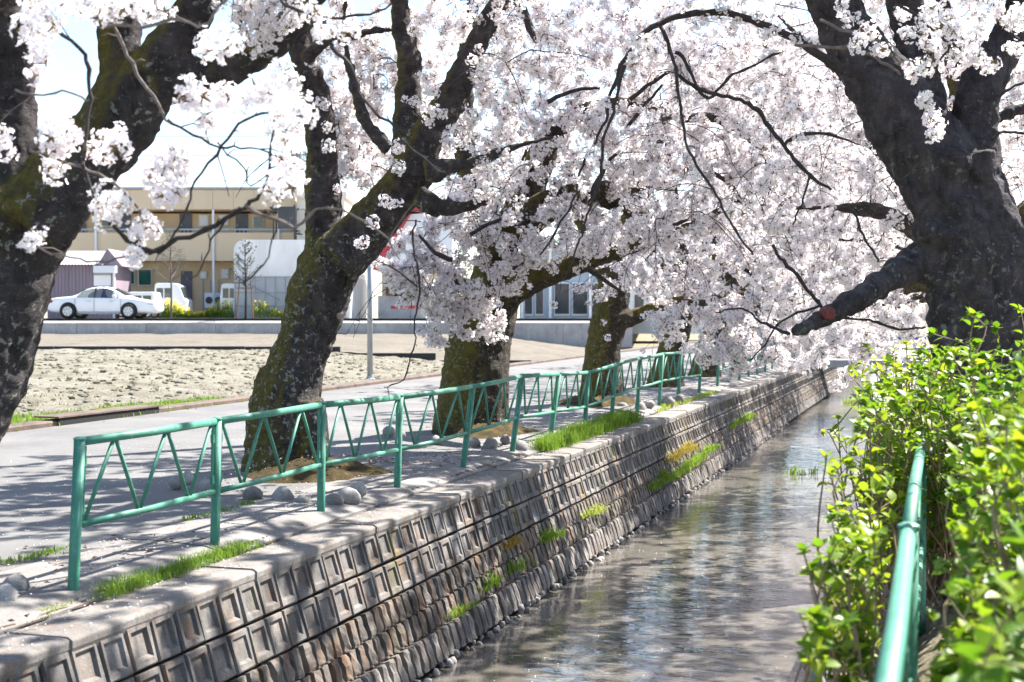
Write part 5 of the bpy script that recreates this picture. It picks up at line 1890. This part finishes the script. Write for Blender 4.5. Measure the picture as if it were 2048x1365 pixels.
t.cloud((-2.0, 9.6, 5.7), (2.3, 2.3, .9), 200)
t.cloud((1.2, 15.5, 5.9), (2.2, 3.4, 1.0), 130)
t.finish(180)
# red painted pruning wound on the low limb
q = P(1660, 627, 9.72)
b = MB()
b.lathe((0, 0, 0), [(.046, -.09), (.048, 0.0), (.045, .004), (.02, .002)], 16, 'z')
o = b.build('pruning_wound', M['red_scar'], t.root, True)
o.location = q - t.base
o.rotation_euler = (-(RIGHT * .25 - AHEAD).normalized()).to_track_quat('-Z', 'Y').to_euler()
o['label'] = 'red painted round pruning wound'


# --- the rows of trees farther along both banks
def far_tree(X, Y, lean, label, seed, crowns, h=2.0, r=.36, bark='bark'):
    t = Cherry((X, Y, 0), label, bark, seed, .06, .07)
    rr = t.rr
    t.limb([(X, Y, -.1, r * 1.35), (X + lean * .1, Y, .5, r), (X + lean * .35, Y + .1, 1.3, r * .85), (X + lean * .6, Y, h, r * .8)], world=True, grow=False, step=.2)
    top = Vector((X + lean * .6, Y, h))
    for (cx, cy, cz, rx, ry, rz, n) in crowns:
        c = Vector((cx, cy, cz))
        m = top.lerp(c, .55) + Vector((0, 0, .35))
        t.limb([(*top, r * .6), (*top.lerp(m, .5), r * .42), (*m, r * .28), (*c, r * .12), (*(c + (c - m) * .5), .02)], world=True, step=.25)
        t.cloud((cx, cy, cz), (rx, ry, rz), n)
    if Y < 26: t.droop(60, .6, 1.6, 1)
    t.finish(0)


L_ = lambda Y: [(-3.3, Y - .6, 2.6, 2.0, 2.4, 1.1, 150), (-4.6, Y + .5, 4.2, 2.4, 2.6, 1.5, 150), (-7.4, Y, 3.9, 2.0, 2.4, 1.4, 70), (-2.6, Y, 1.45, 1.3, 2.0, .85, 110), (-3.6, Y, 6.3, 2.8, 2.8, 1.6, 150), (-6.2, Y, 6.6, 2.4, 2.6, 1.5, 80)]
R_ = lambda Y: [(-1.6, Y - .6, 2.9, 1.9, 2.4, 1.2, 150), (-.2, Y, 4.2, 2.2, 2.5, 1.5, 130), (2.0, Y, 4.0, 1.8, 2.2, 1.3, 60), (-1.3, Y, 1.55, 1.3, 2.0, .85, 110), (-1.8, Y, 5.2, 2.4, 2.6, 1.4, 160), (-.3, Y, 6.8, 2.8, 2.8, 1.5, 130)]
for i, (Y, lab) in enumerate(((31.0, 'first dark cherry trunk beyond the yellow-mossed one, partly behind fence'), (36.5, 'second dark cherry beyond the yellow-mossed one on road side'), (43.0, 'third distant cherry beyond the yellow-mossed one on road side'), (51.0, 'farthest cherry of the road-side row above the distant fence'))):
    far_tree(-6.1, Y, .8, lab, 30 + i, L_(Y), bark='bark_mossy')
for i, (Y, lab) in enumerate(((17.0, 'cherry on hedge bank directly behind the massive forked trunk'), (24.0, 'second cherry behind the massive forked trunk along the hedge bank'), (32.0, 'third cherry along the hedge bank whose blossom overhangs the far water'), (42.0, 'farthest cherry of the hedge-bank row above the blue-railed bridge'))):
    far_tree(.9, Y, -.6, lab, 50 + i, R_(Y))

# ------------------------------------------------------------------ hydrangea hedge
def leaf_mesh(seed):
    rr = random.Random(seed)
    prof_ = [(0, .0), (.12, .28), (.32, .46), (.55, .44), (.78, .25), (1.0, 0.0)]
    v, f = [], []
    curl, fold = rr.uniform(.05, .35), rr.uniform(.1, .35)
    for (t, w) in prof_:
        zc = -curl * t * t
        ser = rr.uniform(-.02, .02)
        v += [(t, 0, zc), (t, w * .8 + ser, zc + w * fold), (t, -w * .8 - ser, zc + w * fold)]
    for i in range(len(prof_) - 1):
        a, b_ = 3 * i, 3 * i + 3
        f += [(a, b_, b_ + 1, a + 1), (a, a + 2, b_ + 2, b_)]
    me = bpy.data.meshes.new('leaf')
    me.from_pydata(v, [], f)
    me.materials.append(M['leaf'])
    me.polygons.foreach_set('use_smooth', [True] * len(me.polygons))
    return me


LEAVES = [leaf_mesh(i) for i in range(7)]
LEAF_CO = []
for me in LEAVES:
    co = np.empty(len(me.vertices) * 3)
    me.vertices.foreach_get('co', co)
    LEAF_CO.append((co.reshape(-1, 3), [tuple(p.vertices) for p in me.polygons]))


def leaf_matrix(pos, direction, size, roll):
    x = direction.normalized()
    up = Vector((0, 0, 1))
    y = up.cross(x)
    if y.length < .05: y = Vector((0, 1, 0))
    y.normalize()
    z = x.cross(y)
    rot = Matrix((x, y, z)).transposed().to_4x4()
    return Matrix.Translation(pos) @ rot @ Matrix.Rotation(roll, 4, 'X') @ Matrix.Scale(size, 4)


def hydrangea(center, label, stems, seed, spread, hgt, n_obj, lean=(0, 0), keep=None):
    rr = random.Random(seed)
    root = empty('hydrangea_shrub', (center[0], center[1], -.05))
    tag(root, label, 'shrub', 'hydrangea shrubs in the hedge')
    b0 = Vector((center[0], center[1], -.05))
    sm = MB()
    leaves = []
    def stem(a, e, r0, depth):
        mid = a.lerp(e, .5) + Vector((rr.gauss(0, .05), rr.gauss(0, .05), rr.uniform(0, .08)))
        c = catmull([(*a, r0), (*mid, r0 * .8), (*e, r0 * .5)], .08)
        sm.tube([p[:3] for p in c], [p[3] for p in c], 5, True)
        L = (e - a).length
        ax = (e - mid).normalized()
        n = len(c)
        # pairs of opposite leaves up the stem, small bright tufts at its tip
        start = rr.uniform(.5, .72) if depth == 0 else .3
        k = max(1, int(n * start))
        tw = rr.uniform(0, 3.1)
        while k < n:
            p = Vector(c[k][:3])
            tw += 1.57
            side = ax.orthogonal().normalized()
            side.rotate(Matrix.Rotation(tw, 3, ax))
            if rr.random() < .8:
                for s in (1, -1):
                    d = side * s + ax * rr.uniform(.25, .8) + Vector((0, 0, rr.uniform(-.1, .3)))
                    leaves.append((p + d * .01, d, rr.uniform(.03, .072), rr.uniform(-.5, .5)))
            k += rr.choice((1, 1, 2))
        for q in range(rr.choice((4, 5, 6))):
            side = ax.orthogonal().normalized()
            side.rotate(Matrix.Rotation(q * 1.4 + tw, 3, ax))
            d = side * rr.uniform(.5, 1.0) + ax * rr.uniform(.35, 1.0)
            leaves.append((e + ax * rr.uniform(-.012, .01), d, rr.uniform(.034, .07), rr.uniform(-.4, .4)))
        if depth == 0:
            for q in range(rr.choice((1, 2, 2, 3))):
                i = rr.randint(int(n * .3), n - 2)
                p = Vector(c[i][:3])
                d = (ax + Vector((rr.gauss(0, .6), rr.gauss(0, .6), rr.uniform(.1, .7)))).normalized()
                e2 = p + d * rr.uniform(.16, .36)
                if keep is None or keep(e2): stem(p, e2, r0 * .6, 1)
    for i in range(stems):
        for tries in range(12):
            a_ = rr.uniform(0, 6.3)
            rad = rr.random() ** .5
            e = Vector((center[0] + lean[0] + math.cos(a_) * spread[0] * rad, center[1] + lean[1] + math.sin(a_) * spread[1] * rad, hgt * rr.uniform(.45, 1.0) * (1 - .12 * rad)))
            if keep is None or (keep(e) and keep(e + Vector((-.05, 0, 0))) and keep(e.lerp(Vector((center[0], center[1], 0)), .3))): break
        else:
            continue
        a = Vector((center[0] + rr.gauss(0, .12), center[1] + rr.gauss(0, .12), -.05))
        stem(a, e, rr.uniform(.005, .009), 0)
    sm.v = [(x - b0.x, y - b0.y, z - b0.z) for x, y, z in sm.v]
    o = sm.build('stems', M['stem'], root)
    o['kind'] = 'stuff'
    if keep: leaves = [l for l in leaves if keep(l[0]) and keep(l[0] + l[1].normalized() * l[2])]
    leaves.sort(key=lambda l: (l[0] - CAM).length - (0 if in_view(l[0]) else -50))
    vv, ff, base = [], [], 0
    for i, (p, d, s, roll) in enumerate(leaves):
        mx = leaf_matrix(p - b0, d, s, roll)
        k = rr.randrange(len(LEAVES))
        if i < n_obj:
            o = bpy.data.objects.new('leaf', LEAVES[k])
            COL.objects.link(o)
            o.parent = root
            o.matrix_local = mx
        else:
            m_ = np.array(mx)
            co, pf = LEAF_CO[k]
            vv.append(co @ m_[:3, :3].T + m_[:3, 3])
            ff += [tuple(q + base for q in f) for f in pf]
            base += len(co)
    if vv:
        me = bpy.data.meshes.new('foliage')
        me.from_pydata(np.concatenate(vv).tolist(), [], ff)
        o = link_mesh('foliage', me, M['leaf'], root, True)
        o['kind'] = 'stuff'
    STATS.append(('hyd', len(leaves)))
    return root


def keep_rail(p):
    """Nothing grows through the rail or in the gap above it where the photographer leans over."""
    if p.y < 7.2 and -0.2 < p.x < -0.03 and p.z > .2: return False
    if p.y < 7.2 and p.x > -.03 and p.x < .03 and p.z > .82: return False
    wob = math.sin(p.y * 5.3 + 2.0 * math.sin(p.z * 6.0)) * math.sin(p.z * 8.5 + p.y * 2.1)
    if p.x < -.12 - (.058 + .034 * wob) * min(p.y, 7.5): return False
    if p.y < 7.2 and p.x <= -0.1 and p.z > .50 + .085 * p.y: return False
    if p.y < 2.0: return False
    return p.z > -.1


hydrangea((.17, 2.8), 'nearest hydrangea shrub in the bottom right corner right of railing', 56, 101, (.26, .5), .98, 300, keep=keep_rail)
hydrangea((.3, 3.9), 'second hydrangea from the camera, right of the green railing', 74, 102, (.34, .6), 1.2, 300, keep=keep_rail)
hydrangea((.32, 5.2), 'hydrangea at mid height behind the second one, right of railing', 80, 103, (.4, .7), 1.36, 300, keep=keep_rail)
hydrangea((.34, 6.6), 'tall hydrangea right of where the green railing vanishes into leaves', 78, 104, (.45, .7), 1.46, 300, keep=keep_rail)
hydrangea((.05, 8.2), 'bushy hydrangea standing across the end of the green railing', 84, 111, (.5, .8), 1.5, 300, keep=keep_rail)
hydrangea((-.2, 9.4), 'hydrangea leaning out over the water in front of the forked cherry', 56, 105, (.5, .85), 1.5, 300, lean=(-.1, 0), keep=keep_rail)
hydrangea((.62, 9.0), 'hydrangea at the foot of the massive forked cherry', 44, 106, (.5, .6), 1.56, 250, keep=keep_rail)
hydrangea((-.27, 4.6), 'low hydrangea sprays hanging over the canal left of railing', 24, 107, (.34, .8), .9, 300, lean=(-.1, 0), keep=keep_rail)
hydrangea((-.34, 6.2), 'hydrangea twigs reaching furthest out over the water', 28, 108, (.32, .8), 1.02, 300, lean=(-.16, 0), keep=keep_rail)
hydrangea((-.36, 7.6), 'hydrangea over the canal beside the end of the railing', 36, 112, (.34, .7), 1.25, 300, lean=(-.06, 0), keep=keep_rail)
hydrangea((-.22, 3.3), 'sparse pale hydrangea sprig by the dark canal wall at bottom', 7, 109, (.16, .4), .5, 140, lean=(-.08, 0), keep=keep_rail)
hydrangea((.0, 11.8), 'farther hydrangea beyond the forked cherry on the right bank', 34, 110, (.7, 1.0), 1.4, 0)

# ------------------------------------------------------------------ grass tufts, wall weeds, water plants
def tuft(name, pts, label, cat, mat, hmin, hmax, n, spread, wdt=.006, droop=.5):
    root_p = Vector(pts[0])
    b = MB()
    for c in pts:
        c = Vector(c)
        for k in range(n):
            if k == 0: hs = random.uniform(.45, 1.0)
            p = c + Vector((random.gauss(0, spread[0]), random.gauss(0, spread[1]), 0)) - root_p
            h = random.uniform(hmin, hmax) * hs
            if k > n * (.35 + .65 * hs): break
            a = random.uniform(0, 6.3)
            lean_ = Vector((math.cos(a), math.sin(a), 0)) * h * random.uniform(.1, droop)
            s = Vector((-math.sin(a), math.cos(a), 0)) * wdt
            m_ = p + lean_ * .4 + Vector((0, 0, h * .65))
            b.add([p - s, p + s, m_ + s * .8, m_ - s * .8, p + lean_ + Vector((0, 0, h * .95))], [(0, 1, 2, 3), (3, 2, 4)])
    o = b.build(name, M[mat])
    o.location = root_p
    tag(o, label, cat)
    o['kind'] = 'stuff'
    return o


def along(x, y0, y1, n, z, jx=.03):
    return [(x + random.uniform(-jx, jx), y0 + (y1 - y0) * i / max(1, n - 1), z) for i in range(n)]


tuft('grass_strip', along(-4.77, 6.95, 8.75, 26, -.07), 'bright green grass strip growing in the joint before the second fence post', 'grass', 'grass', .02, .12, 170, (.045, .07), .0022, 1.1)
tuft('grass_strip', along(-4.78, 6.35, 6.6, 3, -.07), 'tiny grass tuft in the joint left of the first fence post foot', 'grass', 'grass', .02, .05, 60, (.02, .05), .004)
tuft('grass_strip', along(-4.75, 16.2, 21.4, 60, -.06), 'thick bright grass strip along the coping past the broad cherry', 'grass', 'grass', .06, .27, 220, (.08, .09), .0035, 1.0)
tuft('grass_strip', along(-4.75, 23.5, 29.5, 14, -.06, .06), 'far thin grass strip along the coping', 'grass', 'grass', .04, .11, 80, (.05, .15), .006)
tuft('grass_strip', along(-5.62, 9.4, 10.3, 5, .0), 'small grass tufts at the asphalt edge behind the first fence panel', 'grass', 'grass', .02, .06, 60, (.03, .06), .004)
tuft('grass_strip', along(-5.75, 7.4, 7.9, 4, .0), 'small grass tufts at the asphalt edge left of the first post', 'grass', 'grass', .02, .06, 70, (.04, .06), .004)
fp = []
for i in range(120):
    w = random.uniform(15, 25)
    uk = (-12.5 + w * ST) / CT
    q = UW(uk - random.random() ** 1.5 * 3.6 * max(.08, 1.1 - (w - 15) / 9), w, 0)
    fp.append((q.x, q.y, z_field(q.x, q.y) - .01))
tuft('dry_grass', fp, 'yellow-green grass on the field verge at lower left', 'grass', 'grass', .06, .2, 60, (.22, .22), .01)
fp = []
for i in range(1500):
    w = 14 + 28 * random.random()
    uk = (-12.8 + w * ST) / CT
    q = UW(uk - random.random() ** 1.2 * 26, w, 0)
    fp.append((q.x, q.y, z_field(q.x, q.y) - .03))
tuft('field_stubble', fp, 'pale straw stubble covering the near field', 'stubble', 'dry_grass', .03, .12, 9, (.12, .12), .014, 1.2)

clods = [stone_mesh(70 + i, .6, 1, 'clod', 'straw_field') for i in range(4)]
cv, cf, base = [], [], 0
cc = []
for me in clods:
    co = np.empty(len(me.vertices) * 3)
    me.vertices.foreach_get('co', co)
    cc.append((co.reshape(-1, 3), [tuple(p.vertices) for p in me.polygons]))
for i in range(5200):
    w = 14 + 28.2 * random.random()
    uk = (-12.9 + w * ST) / CT
    q = UW(uk - random.random() ** 1.2 * 27, w, 0)
    co, pf = random.choice(cc)
    s = random.uniform(.03, .10)
    a = random.uniform(0, 6.3)
    rot = np.array([[math.cos(a), -math.sin(a), 0], [math.sin(a), math.cos(a), 0], [0, 0, 1]])
    cv.append((co * s) @ rot.T + np.array([q.x, q.y, z_field(q.x, q.y)]))
    cf += [tuple(k + base for k in f) for f in pf]
    base += len(co)
me = bpy.data.meshes.new('field_clods')
me.from_pydata(np.concatenate(cv).tolist(), [], cf)
o = link_mesh('field_clods', me, M['straw_field'])
tag(o, 'pale earth clods scattered over the near field', 'clods', kind='stuff')


def wall_pt(Y, d, out=.0):
    p = s_l * d + n_l * out
    return (-4.33 + p.x, Y, -.13 + p.z)


def wall_weed(Y0, Y1, d, n, mat, hmin, hmax, label, w=.005, k=60, sp=(.04, .09)):
    pts = [wall_pt(Y0 + (Y1 - Y0) * i / max(1, n - 1), d + random.uniform(-.03, .03), .02) for i in range(n)]
    o = tuft('wall_weed', pts, label, 'weed', mat, hmin, hmax, int(k * 1.5), sp, w * .7, 1.6)


wall_weed(11.1, 11.5, .93, 3, 'grass', .05, .13, 'pale green weed clump low on the wall, nearest the camera')
wall_weed(11.95, 12.25, .86, 3, 'grass', .06, .16, 'dark leafy weed on the ribbed wall right of the nearest clump', .012, 22)
wall_weed(12.85, 13.15, .86, 3, 'grass', .06, .2, 'thin upright weed low on wall, third from the camera', .008, 22)
wall_weed(14.1, 14.5, .74, 3, 'grass', .08, .2, 'bushy dark green weed in the middle of the ribbed rows', .012, 34)
wall_weed(12.9, 13.1, .60, 2, 'orange_weed', .05, .12, 'small yellow-flowered weed high on the ribbed rows', .01, 22)
wall_weed(15.9, 16.5, .74, 4, 'grass', .06, .16, 'pale weed clump halfway along the visible wall', .01, 34)
wall_weed(19.6, 24.0, .86, 15, 'grass', .08, .26, 'long bright green weed bank low on the wall by the water', .009, 60, (.05, .12))
wall_weed(21.4, 23.6, .62, 7, 'orange_weed', .08, .26, 'orange-yellow weeds above the long green weed bank', .008, 50, (.04, .12))
wall_weed(24.6, 25.8, .80, 5, 'grass', .08, .22, 'leafy weed right of the long green weed bank', .012, 40)
wall_weed(28.0, 31.5, .6, 10, 'grass', .08, .22, 'straggling far weeds along the distant wall', .012, 30, (.05, .15))


def water_plant(px, py, label, s):
    d_ = (P(px, py, 1.0) - CAM)
    k = (-1.36 - CAM.z) / d_.z
    p = CAM + d_ * k
    tuft('water_plant', [tuple(p), (p.x + .1, p.y + .1, p.z), (p.x + .35 * s, p.y + .3, p.z)], label, 'water plant', 'grass', .12 * s, .4 * s, 26, (.09 * s, .12 * s), .012, 1.0)


water_plant(1588, 950, 'leafy water plant standing in the middle of the canal', 1.0)
water_plant(1693, 808, 'small farther water plant in the canal', 1.0)

# fallen petals on the road, apron and water
b = MB()
for i in range(5200):
    r = random.random()
    if r < .12: X, z = random.uniform(-4.0, -.95), -1.346
    elif r < .6: X, z = random.uniform(-5.6, -4.4), .02
    else: X, z = random.uniform(-10, -5.6), .004
    Y = 5 + 30 * random.random() ** 1.3
    if z == .02: z = .016 if X < -4.95 else (-.055 if X < -4.72 else -.07)
    a, s = random.uniform(0, 6.3), random.uniform(.006, .010)
    dx, dy = math.cos(a) * s, math.sin(a) * s
    b.add([(X - dx, Y - dy, z), (X + dy * .7, Y - dx * .7, z + .004), (X + dx, Y + dy, z + .002), (X - dy * .7, Y + dx * .7, z + .004)], [(0, 1, 2, 3)])
o = b.build('fallen_petals', M['petal'])
tag(o, 'pale fallen petals scattered over road, apron and water', 'petals', kind='stuff')
# dry leaves and debris at the feet of the trees
b = MB()
for i in range(900):
    cx, cy = random.choice(((-6.1, 12.6), (-5.9, 17.8), (-6.0, 24.4), (-5.2, 14), (-4.8, 8)))
    X, Y = random.gauss(cx, .55), random.gauss(cy, .7)
    if X > -4.8: X = -4.8
    z = .02 if X < -4.95 else -.05
    dd = math.hypot((X + 5.95), (Y - 12.45 if cy < 15 else (Y - 17.6 if cy < 20 else Y - 24.4)))
    if dd < .95 and cx < -5.5: z += .17 * (1 - dd * dd)
    a, s = random.uniform(0, 6.3), random.uniform(.012, .03)
    dx, dy = math.cos(a) * s, math.sin(a) * s
    b.add([(X - dx, Y - dy, z), (X + dy * .5, Y - dx * .5, z + .012), (X + dx, Y + dy, z + .006), (X - dy * .5, Y + dx * .5, z + .014)], [(0, 1, 2, 3)])
o = b.build('leaf_litter', M['brown_wood'])
tag(o, 'brown leaf litter lying around the cherry bases', 'litter', kind='stuff')
print('STATS', STATS)
